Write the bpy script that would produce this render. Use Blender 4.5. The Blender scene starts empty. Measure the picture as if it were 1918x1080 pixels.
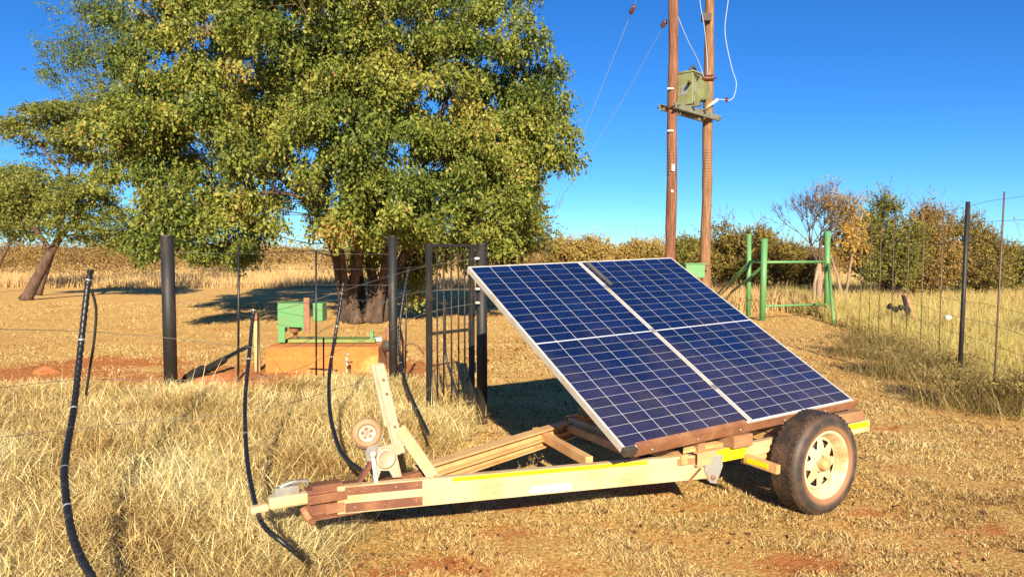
import bpy, math, random
import numpy as np
from mathutils import Vector, Matrix, Euler
R = math.radians
S = bpy.context.scene
# ---------------------------------------------------------------- camera, world, sun
CAMH = 1.65; F = 1385.0; PIT = math.atan(68 / F)
cam = bpy.data.cameras.new('camera'); cam.sensor_width = 36; cam.lens = 36 * F / 1918
cam.clip_start = .05; cam.clip_end = 3000
co = bpy.data.objects.new('camera', cam); S.collection.objects.link(co)
co.location = (0, 0, CAMH); co.rotation_euler = (math.pi / 2 - PIT, 0, 0); S.camera = co
SUN_EL = R(24.5); SUN_PHI = R(6.5)          # sun behind the camera, slightly right
w = bpy.data.worlds.new('World'); S.world = w; w.use_nodes = True
nt = w.node_tree; nt.nodes.clear()
sky = nt.nodes.new('ShaderNodeTexSky'); sky.sky_type = 'NISHITA'; sky.sun_disc = False
sky.sun_elevation = SUN_EL; sky.sun_rotation = math.pi - SUN_PHI
sky.ozone_density = 4.0; sky.dust_density = .0; sky.air_density = 1.0; sky.altitude = 2500
hs = nt.nodes.new('ShaderNodeHueSaturation'); hs.inputs['Saturation'].default_value = 1.2
bg = nt.nodes.new('ShaderNodeBackground'); bg.inputs['Strength'].default_value = .06
ou = nt.nodes.new('ShaderNodeOutputWorld')
nt.links.new(sky.outputs[0], hs.inputs['Color']); mx = nt.nodes.new('ShaderNodeMix'); mx.data_type = 'RGBA'; mx.blend_type = 'MULTIPLY'; mx.inputs[0].default_value = 1; mx.inputs[7].default_value = (.58, .92, 1.18, 1)
nt.links.new(hs.outputs[0], mx.inputs[6]); nt.links.new(mx.outputs[2], bg.inputs[0]); nt.links.new(bg.outputs[0], ou.inputs[0])
sl = bpy.data.lights.new('sun', 'SUN'); sl.energy = 5.0; sl.angle = R(.5); sl.color = (1, .87, .64)
so = bpy.data.objects.new('sun', sl); S.collection.objects.link(so)
raydir = Vector((-math.sin(SUN_PHI) * math.cos(SUN_EL), math.cos(SUN_PHI) * math.cos(SUN_EL), -math.sin(SUN_EL)))
so.rotation_euler = raydir.to_track_quat('-Z', 'Y').to_euler()
S.view_settings.view_transform = 'Standard'; S.view_settings.look = 'None'
S.view_settings.exposure = 1.12; S.view_settings.gamma = 1
S.cycles.max_bounces = 5; S.cycles.diffuse_bounces = 2; S.cycles.transparent_max_bounces = 8

# ---------------------------------------------------------------- photo geometry helpers
def ray(px, py):
    a = (px - 959) / F; b = (py - 540) / F; c, s = math.cos(PIT), math.sin(PIT)
    return a, c - b * s, -b * c - s
def W(px, py, D):                      # point seen at pixel, D metres ahead
    x, y, z = ray(px, py); k = D / y
    return Vector((x * k, D, CAMH + z * k))
def G(px, py, z=0.0):                  # point seen at pixel, on height z
    x, y, zz = ray(px, py); k = (z - CAMH) / zz
    return Vector((x * k, y * k, z))

# ---------------------------------------------------------------- object helpers
COL = S.collection
def tag(o, label=None, cat=None, group=None, kind=None):
    if label: o['label'] = label
    if cat: o['category'] = cat
    if group: o['group'] = group
    if kind: o['kind'] = kind
    return o
def empty(name, loc=(0, 0, 0), rz=0):
    o = bpy.data.objects.new(name, None); COL.objects.link(o); o.location = loc; o.rotation_euler = (0, 0, rz)
    o.empty_display_size = .1
    return o
def copytree(o, parent=None):
    c = o.copy(); COL.objects.link(c); c.parent = parent
    for ch in o.children: copytree(ch, c)
    return c
class MB:
    def __init__(s): s.v = []; s.f = []; s.sm = []
    def add(s, vs, fs, sm=False):
        b = len(s.v); s.v += [tuple(v) for v in vs]; s.f += [tuple(i + b for i in f) for f in fs]; s.sm += [sm] * len(fs)
        return s
    def box(s, c, d, M=None):
        x, y, z = [k / 2 for k in d]
        vs = [Vector((sx * x, sy * y, sz * z)) for sz in (-1, 1) for sx, sy in ((-1, -1), (1, -1), (1, 1), (-1, 1))]
        if M is not None: vs = [M @ v for v in vs]
        vs = [v + Vector(c) for v in vs]
        return s.add(vs, [(3, 2, 1, 0), (4, 5, 6, 7), (0, 1, 5, 4), (1, 2, 6, 5), (2, 3, 7, 6), (3, 0, 4, 7)])
    def prof(s, p, q, prof, up=(0, 0, 1), cap=True):       # extrude a 2D outline (side, up) from p to q
        p = Vector(p); q = Vector(q); d = (q - p).normalized(); sd = d.cross(Vector(up)).normalized(); u = sd.cross(d)
        n = len(prof)
        vs = [p + sd * a + u * b for a, b in prof] + [q + sd * a + u * b for a, b in prof]
        fs = [(i, (i + 1) % n, n + (i + 1) % n, n + i) for i in range(n)]
        if cap: fs += [tuple(range(n - 1, -1, -1)), tuple(range(n, 2 * n))]
        return s.add(vs, fs)
    def bar(s, p, q, wd, h, up=(0, 0, 1)):
        return s.prof(p, q, [(-wd / 2, -h / 2), (wd / 2, -h / 2), (wd / 2, h / 2), (-wd / 2, h / 2)], up)
    def tube(s, pts, r, seg=10, cap=True):
        pts = [Vector(p) for p in pts]; n = len(pts)
        rs = r if isinstance(r, (list, tuple)) else [r] * n
        ref = Vector((.31, .17, .93)); vs = []
        for i, p in enumerate(pts):
            d = (pts[min(i + 1, n - 1)] - pts[max(i - 1, 0)]).normalized()
            a = d.cross(ref)
            if a.length < .05: a = d.cross(Vector((1, 0, 0)))
            a.normalize(); b = d.cross(a)
            for k in range(seg):
                t = 2 * math.pi * k / seg; vs.append(p + (a * math.cos(t) + b * math.sin(t)) * rs[i])
        fs = [(i * seg + k, i * seg + (k + 1) % seg, (i + 1) * seg + (k + 1) % seg, (i + 1) * seg + k) for i in range(n - 1) for k in range(seg)]
        s.add(vs, fs, True)
        if cap:
            b0 = len(s.v) - len(vs)
            s.f += [tuple(b0 + k for k in range(seg - 1, -1, -1)), tuple(b0 + (n - 1) * seg + k for k in range(seg))]; s.sm += [False, False]
        return s
    def lathe(s, c, ax, prof, seg=40, sm=True, closed=False):      # prof: (radius, along axis)
        c = Vector(c); ax = Vector(ax).normalized(); a = ax.cross(Vector((0, 0, 1)))
        if a.length < .05: a = Vector((1, 0, 0))
        a.normalize(); b = ax.cross(a); vs = []
        for r, h in prof:
            for k in range(seg):
                t = 2 * math.pi * k / seg; vs.append(c + ax * h + (a * math.cos(t) + b * math.sin(t)) * r)
        m = len(prof); rng = range(m) if closed else range(m - 1)
        fs = [(i * seg + k, i * seg + (k + 1) % seg, ((i + 1) % m) * seg + (k + 1) % seg, ((i + 1) % m) * seg + k) for i in rng for k in range(seg)]
        return s.add(vs, fs, sm)
    def poly(s, pts, th, nrm):                             # flat outline given thickness
        nrm = Vector(nrm).normalized() * th; n = len(pts); pts = [Vector(p) for p in pts]
        vs = pts + [p + nrm for p in pts]
        fs = [tuple(range(n - 1, -1, -1)), tuple(range(n, 2 * n))] + [(i, (i + 1) % n, n + (i + 1) % n, n + i) for i in range(n)]
        return s.add(vs, fs)
    def build(s, name, mat, parent=None, bevel=0):
        me = bpy.data.meshes.new(name); me.from_pydata(s.v, [], s.f); me.polygons.foreach_set('use_smooth', s.sm); me.materials.append(mat); me.update()
        o = bpy.data.objects.new(name, me); COL.objects.link(o); o.parent = parent
        import bmesh
        b = bmesh.new(); b.from_mesh(me); bmesh.ops.recalc_face_normals(b, faces=b.faces); b.to_mesh(me); b.free()
        if bevel:
            m = o.modifiers.new('bevel', 'BEVEL'); m.width = bevel; m.segments = 2; m.limit_method = 'ANGLE'; m.angle_limit = R(35)
        return o
def npmesh(name, V, Fc, mat, parent=None, tint=None, smooth=False):
    V = np.asarray(V, np.float32).reshape(-1, 3); Fc = np.asarray(Fc, np.int32); k = Fc.shape[1]; nf = len(Fc)
    me = bpy.data.meshes.new(name); me.vertices.add(len(V)); me.vertices.foreach_set('co', V.ravel())
    me.loops.add(nf * k); me.loops.foreach_set('vertex_index', Fc.ravel())
    me.polygons.add(nf); me.polygons.foreach_set('loop_start', np.arange(0, nf * k, k, dtype=np.int32))
    if smooth: me.polygons.foreach_set('use_smooth', np.ones(nf, bool))
    if tint is not None:
        a = me.attributes.new('tint', 'FLOAT', 'POINT'); a.data.foreach_set('value', np.asarray(tint, np.float32).ravel())
    me.materials.append(mat); me.update(calc_edges=True)
    o = bpy.data.objects.new(name, me); COL.objects.link(o); o.parent = parent
    return o

# ---------------------------------------------------------------- materials
def newmat(name):
    m = bpy.data.materials.new(name); m.use_nodes = True; n = m.node_tree.nodes; n.clear()
    o = n.new('ShaderNodeOutputMaterial'); b = n.new('ShaderNodeBsdfPrincipled'); m.node_tree.links.new(b.outputs[0], o.inputs[0])
    return m, m.node_tree, b
def ramp(t, stops, fac=None):
    r = t.nodes.new('ShaderNodeValToRGB'); el = r.color_ramp.elements
    while len(el) > 1: el.remove(el[0])
    el[0].position = stops[0][0]; el[0].color = (*stops[0][1], 1)
    for p, c in stops[1:]:
        e = el.new(p); e.color = (*c, 1)
    if fac is not None: t.links.new(fac, r.inputs[0])
    return r
def coords(t, kind='Object', scale=(1, 1, 1)):
    tc = t.nodes.new('ShaderNodeTexCoord'); mp = t.nodes.new('ShaderNodeMapping'); mp.inputs['Scale'].default_value = scale
    t.links.new(tc.outputs[kind], mp.inputs[0]); return mp.outputs[0]
def noise(t, vec, scale, detail=4, rough=.55):
    n = t.nodes.new('ShaderNodeTexNoise'); n.inputs['Scale'].default_value = scale; n.inputs['Detail'].default_value = detail; n.inputs['Roughness'].default_value = rough
    if vec is not None: t.links.new(vec, n.inputs['Vector'])
    return n.outputs['Fac']
def mix(t, fac, a, b, bt='MIX'):
    m = t.nodes.new('ShaderNodeMix'); m.data_type = 'RGBA'; m.blend_type = bt
    for s, v in ((0, fac), (6, a), (7, b)):
        if isinstance(v, (int, float)): m.inputs[s].default_value = v
        elif isinstance(v, tuple): m.inputs[s].default_value = (*v, 1)
        else: t.links.new(v, m.inputs[s])
    return m.outputs[2]
def mth(t, op, a, b=None, c=None):
    m = t.nodes.new('ShaderNodeMath'); m.operation = op
    for i, v in enumerate((a, b, c)):
        if v is None: continue
        if isinstance(v, (int, float)): m.inputs[i].default_value = v
        else: t.links.new(v, m.inputs[i])
    return m.outputs[0]
def bump(t, b, h, st=.3, dist=.01):
    n = t.nodes.new('ShaderNodeBump'); n.inputs['Strength'].default_value = st; n.inputs['Distance'].default_value = dist
    t.links.new(h, n.inputs['Height']); t.links.new(n.outputs[0], b.inputs['Normal'])
def paint(name, base, dirt, lo=.45, hi=.65, scale=5, rough=.5, metal=0, stretch=(1, 1, 1), bstr=.15, spots=None):
    m, t, b = newmat(name); v = coords(t, 'Object', stretch)
    n1 = noise(t, v, scale, 6, .6); r = ramp(t, [(lo, (0, 0, 0)), (hi, (1, 1, 1))], n1)
    c = mix(t, r.outputs[0], base, dirt)
    if spots:
        n3 = noise(t, v, scale * 9, 3, .6); r3 = ramp(t, [(.62, (0, 0, 0)), (.68, (1, 1, 1))], n3); c = mix(t, r3.outputs[0], c, spots)
    n2 = noise(t, v, scale * 12, 4); c2 = mix(t, .22, c, ramp(t, [(.3, (.35, .35, .35)), (.7, (1, 1, 1))], n2).outputs[0], 'MULTIPLY')
    t.links.new(c2, b.inputs['Base Color']); b.inputs['Roughness'].default_value = rough; b.inputs['Metallic'].default_value = metal
    bump(t, b, n2, bstr, .004)
    return m
def tinted(name, stops, rough=.7, transl=.35, varscale=None):
    m, t, b = newmat(name); at = t.nodes.new('ShaderNodeAttribute'); at.attribute_name = 'tint'
    r = ramp(t, stops, at.outputs['Fac']); c = r.outputs[0]
    t.links.new(c, b.inputs['Base Color']); b.inputs['Roughness'].default_value = rough
    b.inputs['Specular IOR Level'].default_value = .25
    if transl:
        tr = t.nodes.new('ShaderNodeBsdfTranslucent'); t.links.new(c, tr.inputs[0]); ms = t.nodes.new('ShaderNodeMixShader'); ms.inputs[0].default_value = transl
        t.links.new(b.outputs[0], ms.inputs[1]); t.links.new(tr.outputs[0], ms.inputs[2])
        out = [n for n in t.nodes if n.type == 'OUTPUT_MATERIAL'][0]; t.links.new(ms.outputs[0], out.inputs[0])
    return m
M = {}
M['cream'] = paint('cream paint with orange dust', (.6, .44, .25), (.5, .28, .12), .44, .72, 3.5, .5, 0, (1, 1, 1), .08)
M['creamorange'] = paint('dusty orange cream paint', (.68, .42, .19), (.5, .25, .09), .4, .7, 4, .6)
M['pale'] = paint('pale cream paint of winch post', (.52, .39, .28), (.48, .29, .15), .5, .7, 6, .5)
M['brown'] = paint('brown primer paint', (.16, .062, .035), (.28, .12, .055), .45, .65, 6, .5, 0, (1, 1, 1), .25, (.09, .05, .04))
M['rust'] = paint('rusty angle iron', (.25, .1, .05), (.36, .17, .08), .4, .65, 8, .65, 0, (1, 1, 1), .3, (.12, .06, .04))
M['yellow'] = paint('yellow reflective tape', (.95, .62, .01), (.8, .42, .02), .5, .8, 5, .35)
M['white'] = paint('white reflector', (.92, .92, .88), (.85, .8, .7), .6, .8, 4, .35)
M['alu'] = paint('dusty aluminium', (.62, .58, .5), (.5, .34, .2), .5, .7, 3, .45, .25)
M['galv'] = paint('galvanised steel', (.5, .5, .47), (.38, .33, .27), .45, .7, 9, .4, .6)
M['chrome'] = paint('bright plated steel', (.72, .68, .6), (.5, .42, .3), .5, .8, 10, .35, .2)
M['rim'] = paint('dusty cream wheel rim', (.68, .54, .33), (.5, .26, .11), .45, .68, 7, .45)
M['hub'] = paint('orange dusty hub cap', (.6, .34, .14), (.45, .22, .08), .4, .7, 12, .6)
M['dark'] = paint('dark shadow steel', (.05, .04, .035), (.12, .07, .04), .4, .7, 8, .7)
M['black'] = paint('black painted steel', (.016, .015, .015), (.09, .06, .04), .52, .78, 7, .6, 0, (1, 1, .4), .25)
M['hose'] = paint('black plastic pipe', (.012, .012, .013), (.1, .075, .05), .6, .85, 14, .42)
M['wire'] = paint('weathered fence wire', (.2, .18, .16), (.12, .09, .07), .4, .7, 3, .5, .5)
M['green'] = paint('faded green paint', (.1, .29, .1), (.14, .25, .09), .45, .7, 6, .5, 0, (1, 1, 1), .15, (.22, .2, .09))
M['olive'] = paint('olive green base plate', (.16, .24, .05), (.3, .25, .08), .45, .7, 6, .55)
M['tgreen'] = paint('pale transformer green', (.22, .24, .115), (.13, .13, .065), .45, .75, 5, .5)
M['platform'] = paint('grey green channel steel', (.2, .21, .15), (.12, .11, .08), .45, .75, 5, .6)
M['ceramic'] = paint('brown glazed porcelain', (.1, .03, .015), (.14, .06, .03), .4, .7, 6, .2)
M['cable'] = paint('pale aluminium conductor', (.42, .48, .55), (.35, .38, .42), .4, .7, 2, .4)
M['plastic'] = paint('white insulator plastic', (.7, .68, .62), (.5, .42, .3), .45, .7, 20, .4)
M['yellowwood'] = paint('weathered pale wood', (.6, .4, .17), (.42, .22, .1), .45, .7, 8, .8, 0, (1, 1, .15), .4)
M['wood'] = paint('old brown timber', (.3, .15, .07), (.42, .24, .12), .4, .7, 10, .8, 0, (.3, 1, 1), .4)
M['char'] = paint('charred wood', (.014, .011, .01), (.06, .04, .03), .5, .75, 12, .85, 0, (1, 1, 1), 1)
M['stay'] = paint('grey stay cable', (.3, .32, .36), (.25, .26, .3))
M['concrete'] = None
def concrete():
    m, t, b = newmat('orange stained concrete'); v = coords(t, 'Object', (1, 1, 1)); n1 = noise(t, v, 1.6, 5, .6)
    g = t.nodes.new('ShaderNodeSeparateXYZ'); tc = t.nodes.new('ShaderNodeTexCoord'); t.links.new(tc.outputs['Object'], g.inputs[0])
    f = mth(t, 'ADD', n1, mth(t, 'MULTIPLY_ADD', g.outputs[0], -.13, .21))
    r = ramp(t, [(.36, (.68, .46, .2)), (.48, (.68, .34, .1)), (.58, (.62, .2, .045))], f)
    n2 = noise(t, v, 14, 6, .75); c = mix(t, .75, r.outputs[0], ramp(t, [(.3, (.5, .5, .5)), (.7, (1, 1, 1))], n2).outputs[0], 'MULTIPLY')
    t.links.new(c, b.inputs['Base Color']); b.inputs['Roughness'].default_value = .95; bump(t, b, n2, .8, .01)
    return m
M['concrete'] = concrete()
def poleMat(name, a, bcol, c3):
    m, t, b = newmat(name); v = coords(t, 'Object', (5, 5, .5)); n1 = noise(t, v, 3.5, 9, .8)
    r = ramp(t, [(.3, c3), (.48, a), (.66, bcol)], n1); v2 = coords(t, 'Object', (14, 14, .8)); n2 = noise(t, v2, 3, 5, .6)
    c = mix(t, .55, r.outputs[0], ramp(t, [(.38, (.15, .12, .1)), (.55, (1, 1, 1))], n2).outputs[0], 'MULTIPLY')
    t.links.new(c, b.inputs['Base Color']); b.inputs['Roughness'].default_value = .75; bump(t, b, n2, .8, .03)
    return m
M['pole1'] = poleMat('creosoted brown pole wood', (.2, .075, .035), (.32, .15, .075), (.08, .032, .02))
M['pole2'] = poleMat('sun bleached pole wood', (.26, .125, .055), (.38, .21, .105), (.1, .045, .024))
def barkMat(name, a, bb):
    m, t, b = newmat(name); v = coords(t, 'Object', (1, 1, .35)); n = noise(t, v, 9, 8, .7)
    t.links.new(ramp(t, [(.35, a), (.65, bb)], n).outputs[0], b.inputs['Base Color']); b.inputs['Roughness'].default_value = .9; bump(t, b, n, 1, .05)
    return m
M['bark'] = barkMat('rough brown bark', (.03, .02, .014), (.14, .085, .055))
M['barkdark'] = barkMat('dark acacia bark', (.045, .028, .02), (.16, .09, .06))
M['barkpale'] = barkMat('pale grey twigs', (.2, .13, .09), (.42, .29, .2))
M['baretwig'] = barkMat('grey brown bare twigs', (.055, .035, .025), (.19, .12, .075))
M['leafmain'] = tinted('broad green leaves', [(0, (.028, .048, .01)), (.3, (.086, .122, .021)), (.58, (.2, .225, .038)), (.82, (.33, .31, .058)), (1, (.34, .19, .06))], .5, .22)
M['leafacacia'] = tinted('feathery acacia leaves', [(0, (.06, .085, .022)), (.5, (.2, .22, .045)), (1, (.36, .32, .08))], .6, .3)
M['leafairy'] = tinted('grey green fine leaves', [(0, (.06, .1, .04)), (.5, (.14, .2, .06)), (1, (.27, .25, .07))], .6, .35)
M['leafbush'] = tinted('olive bush leaves', [(0, (.09, .075, .025)), (.4, (.22, .17, .045)), (.7, (.3, .23, .055)), (1, (.42, .26, .09))], .7, .3)
M['leafrusty'] = tinted('rusty olive leaves', [(0, (.1, .07, .025)), (.45, (.27, .17, .05)), (.8, (.38, .25, .07)), (1, (.26, .26, .07))], .7, .2)
M['leaftawny'] = tinted('tawny leaves', [(0, (.14, .1, .03)), (.5, (.36, .25, .07)), (1, (.5, .36, .11))], .7, .2)
M['leafbrown'] = tinted('brown winter twigs and leaves', [(0, (.1, .065, .03)), (.5, (.27, .17, .055)), (1, (.42, .28, .09))], .8, .25)
M['leafgreenbush'] = tinted('mid green bush leaves', [(0, (.07, .075, .02)), (.5, (.2, .195, .04)), (1, (.34, .27, .07))], .7, .3)
M['leafyellow'] = tinted('golden yellow leaves', [(0, (.3, .18, .04)), (.5, (.52, .34, .07)), (1, (.62, .42, .12))], .6, .4)
M['grassshort'] = tinted('short dry straw', [(0, (.1, .04, .015)), (.25, (.5, .28, .09)), (.6, (.8, .56, .23)), (.9, (.92, .74, .38)), (1, (.46, .42, .14))], .8, .3)
M['grasstall'] = tinted('tall bleached grass', [(0, (.26, .12, .035)), (.35, (.52, .36, .13)), (.7, (.74, .59, .26)), (1, (.86, .75, .42))], .75, .25)
M['grassgreen'] = tinted('yellow green grass', [(0, (.34, .22, .08)), (.3, (.5, .42, .13)), (.55, (.7, .57, .2)), (1, (.85, .68, .32))], .75, .45)
M['grassgold'] = tinted('golden far grass', [(0, (.36, .22, .09)), (.5, (.6, .41, .18)), (1, (.74, .56, .29))], .8, .3)
def groundMat():
    m, t, b = newmat('straw and red soil'); v = coords(t, 'Object')
    at = t.nodes.new('ShaderNodeAttribute'); at.attribute_name = 'tint'
    n1 = noise(t, v, 38, 6, .75); n2 = noise(t, v, 1.1, 5, .6); n3 = noise(t, v, 13, 5, .7)
    straw = ramp(t, [(.32, (.14, .06, .02)), (.42, (.52, .27, .08)), (.53, (.8, .53, .18)), (.68, (.92, .68, .28))], n1).outputs[0]
    soil = ramp(t, [(.3, (.42, .13, .035)), (.6, (.66, .26, .085))], n3).outputs[0]
    s = mth(t, 'ADD', mth(t, 'MULTIPLY', n2, .5), mth(t, 'MULTIPLY', n3, .68))
    s = mth(t, 'ADD', s, mth(t, 'MULTIPLY', at.outputs['Fac'], .45))
    s = mth(t, 'SUBTRACT', s, mth(t, 'MULTIPLY', mth(t, 'SUBTRACT', n1, .5), .5))
    f = ramp(t, [(.6, (0, 0, 0)), (.74, (1, 1, 1))], s).outputs[0]
    c = mix(t, f, straw, soil)
    t.links.new(c, b.inputs['Base Color']); b.inputs['Roughness'].default_value = 1; b.inputs['Specular IOR Level'].default_value = .1
    bump(t, b, n1, 1, .04)
    return m
M['ground'] = groundMat()

# ---------------------------------------------------------------- ground
rs = np.random.default_rng(7)
def vnoise(x, y, seed=0):
    out = 0; r = np.random.default_rng(seed)
    for k in range(7):
        a = r.uniform(0, 6.28); f = r.uniform(.4, 2.6); p = r.uniform(0, 6.28)
        out = out + np.sin((x * math.cos(a) + y * math.sin(a)) * f * 1.7 + p)
    return out / 7
SOIL = []     # (x, y, rx, ry)
for px, py, rx, ry in ((60, 700, 1.1, .6), (200, 680, 1.0, .6), (20, 735, .8, .4), (290, 712, .7, .45), (400, 700, .8, .6), (480, 700, .5, .6), (545, 725, 1.1, .35), (640, 722, .5, .35), (765, 690, .35, .7), (860, 1055, .45, .22), (1120, 1000, .3, .15), (1000, 940, .4, .15), (730, 1080, .35, .2), (1010, 1070, .3, .12), (1540, 1060, .35, .15), (1600, 965, .25, .1), (150, 700, .5, .2)):
    p = G(px, py); SOIL.append((p.x, p.y, rx, ry))
def soilmask(x, y):
    m = np.zeros_like(x)
    for a, b, rx, ry in SOIL:
        m = np.maximum(m, np.exp(-(((x - a) / rx) ** 2 + ((y - b) / ry) ** 2)) * (1 if b > 7 else .42))
    m = np.clip(m * 1.3 + .4 * vnoise(x * 4, y * 4, 3) + .3 * vnoise(x * 11, y * 11, 4) - .1, 0, 1)
    return m
def hgt(x, y):
    return .012 * vnoise(x, y, 1) * np.clip(1.3 - y / 30, 0, 1)
def terrain():
    xs = np.unique(np.concatenate([np.linspace(-900, -20, 30), np.linspace(-20, -8, 40), np.linspace(-8, 8, 170), np.linspace(8, 20, 40), np.linspace(20, 900, 30)]))
    ys = np.unique(np.concatenate([np.linspace(-60, 1, 20), np.linspace(1, 14, 150), np.linspace(14, 30, 60), np.linspace(30, 1600, 50)]))
    X, Y = np.meshgrid(xs, ys); Z = hgt(X, Y); n, k = X.shape
    V = np.stack([X, Y, Z], -1).reshape(-1, 3); i = np.arange(n * k).reshape(n, k)
    Fc = np.stack([i[:-1, :-1], i[:-1, 1:], i[1:, 1:], i[1:, :-1]], -1).reshape(-1, 4)
    o = npmesh('ground', V, Fc, M['ground'], tint=soilmask(X, Y) * (Y < 30), smooth=True)
    tag(o, kind='structure')
terrain()

# ---------------------------------------------------------------- grass
def blades(P, h, lean, ang, wd, tint, name, mat, curl=.5, label=None, cat=None, parent=None):
    n = len(P); ca, sa = np.cos(ang), np.sin(ang); D = np.stack([ca, sa, np.zeros(n)], -1)
    wa = rs.uniform(0, 6.28, n); Wd = np.stack([np.cos(wa), np.sin(wa), np.zeros(n)], -1) * wd[:, None]
    lv = [0, .5, 1.0]; V = []
    for k, t in enumerate(lv):
        l = lean * (t * (1 - curl) + curl * t * t)
        c = P + D * (h * l)[:, None]; c[:, 2] += h * t * np.sqrt(np.clip(1 - (lean * .7 * t) ** 2, .08, 1))
        wk = Wd * (1, .75, .12)[k]; V += [c - wk, c + wk]
    V = np.stack(V, 1).reshape(-1, 3); b = np.arange(n) * 6
    Fc = np.concatenate([np.stack([b, b + 1, b + 3, b + 2], -1), np.stack([b + 2, b + 3, b + 5, b + 4], -1)])
    return npmesh(name, V, Fc, mat, parent, np.repeat(tint, 6))
def inview(x, y, m=60):
    px = 959 + F * x / np.maximum(y, .1); return (px > -m) & (px < 1918 + m)
# edge of the tall grass at the left, and the fence-side grass at the right
def xleft(y): return np.interp(y, [2.5, 3.5, 4.0, 5.0, 6.0, 7.0, 7.6, 8.2], [-.95, -.95, -1.05, -.95, -.62, -.38, -.6, -1.0])
def xright(y): return np.interp(y, [3, 7.7, 12, 18, 30], [5.6, 5.4, 6.65, 7.9, 8.6])
def shortgrass():
    Ps = []
    for (y0, y1, n) in ((2.8, 5, 260000), (5, 8, 240000), (8, 13, 180000), (13, 24, 110000)):
        y = np.sqrt(rs.uniform(y0 ** 2, y1 ** 2, n)); x = y * rs.uniform(-.8, .8, n) + rs.uniform(-.25, .25, n) * (y > 5); Ps.append(np.stack([x, y], -1))
    P = np.concatenate(Ps); x, y = P[:, 0], P[:, 1]
    clump = vnoise(x * 5, y * 5, 11) + .7 * vnoise(x * 11, y * 11, 12) + .5 * vnoise(x * 1.3, y * 1.3, 14)
    keep = (rs.uniform(0, 1, len(x)) > soilmask(x, y) * np.where(y < 7, .75, .93)) & (clump > rs.uniform(-.75, .2, len(x)))
    P = P[keep]; clump = clump[keep]; x, y = P[:, 0], P[:, 1]; n = len(x)
    h = rs.uniform(.008, .026, n) * (1 + 1.3 * np.clip(clump, -.45, 1)) * (1 + .05 * y)
    wd = rs.uniform(.0009, .0021, n) * (1 + y / 7)
    ti = np.clip(.53 + .24 * rs.normal(0, 1, n) + .12 * clump + .28 * vnoise(x * .9, y * .9, 19), .05, .93); q = rs.uniform(0, 1, n); ti[q < .09] = 0; ti[(q > .09) & (q < .16 + .12 * vnoise(x * 1.5, y * 1.5, 17))] = 1
    P3 = np.stack([x, y, hgt(x, y) - .003], -1)
    o = blades(P3, h, rs.uniform(.6, 2.2, n), rs.uniform(0, 6.28, n), wd, ti, 'mown_grass', M['grassshort'])
    tag(o, 'short mown dry straw coloured grass over the whole yard', 'grass', kind='stuff')
shortgrass()
def tallgrass():
    nc = 4300
    y = rs.uniform(2.3, 9.2, nc * 3); x = y * rs.uniform(-.92, .05, nc * 3)
    keep = (x < xleft(y) + rs.normal(0, .07, len(x))) & (y < 8.9 + .4 * vnoise(x * 2, x, 5)) & (y < 8.6 + .7 * rs.uniform(0, 1, len(x)) )
    back = (y > 7.9) & (rs.uniform(0, 1, len(x)) < (y - 7.9) * .6)
    keep &= (y < 7.9 + .25 * vnoise(x * 3, y, 6)) | (x > -2.6)
    keep &= ~back & ~((y > 7) & (soilmask(x, y) > .55))
    x, y = x[keep][:nc], y[keep][:nc]
    k = 70; X = np.repeat(x, k) + rs.normal(0, .045, len(x) * k); Y = np.repeat(y, k) + rs.normal(0, .045, len(x) * k)
    big = vnoise(x * 2.2, y * 2.2, 21); ch = (.27 + .13 * big + rs.uniform(-.06, .1, len(x)))
    ch *= np.interp(y, [2.5, 3.6, 4.6, 6, 8, 9], [.5, .62, .85, 1.0, 1.0, .6]); ed = np.clip((xleft(y) - x) * 2.5 + .45, .35, 1); ch *= ed
    cang = rs.normal(.35, 1.0, len(x)) + .8 * vnoise(x, y, 22); cl = np.abs(rs.normal(np.interp(y, [3, 5], [1.3, .75]), .4, len(x)))
    n = len(X); h = np.repeat(ch, k) * rs.uniform(.45, 1.25, n)
    ti = np.clip(np.repeat(.55 + .5 * vnoise(x * 1.7, y * 1.7, 23) + rs.normal(0, .08, len(x)), k) + rs.normal(0, .22, n), 0, 1)
    mat = rs.uniform(0, 1, n) < .72; hb = np.repeat(ch, k)                   # short tangled pieces through the whole depth of the tuft
    Z = np.where(mat, hb * rs.uniform(0, .75, n), 0); X = X + mat * rs.normal(0, .05, n); Y = Y + mat * rs.normal(0, .05, n)
    h = np.where(mat, rs.uniform(.05, .16, n), h * .85)
    lo = (rs.uniform(0, 1, n) < .012) & ~mat; h[lo] *= 1.6; ti[lo] = rs.uniform(.75, 1, lo.sum())
    P3 = np.stack([X, Y, Z], -1)
    o = blades(P3, h, np.where(mat, rs.uniform(.3, 2.6, n), np.clip(np.repeat(cl, k) + rs.normal(0, .5, n), .05, 2.2)), np.where(mat, rs.uniform(0, 6.28, n), np.repeat(cang, k) + rs.normal(0, 1.0, n)), rs.uniform(.0009, .0023, n) * (1 + Y / 8), ti, 'tall_grass', M['grasstall'], curl=.3)
    tag(o, 'tall bleached dry grass leaning over around the left wire fence', 'grass', kind='stuff')
tallgrass()
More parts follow.
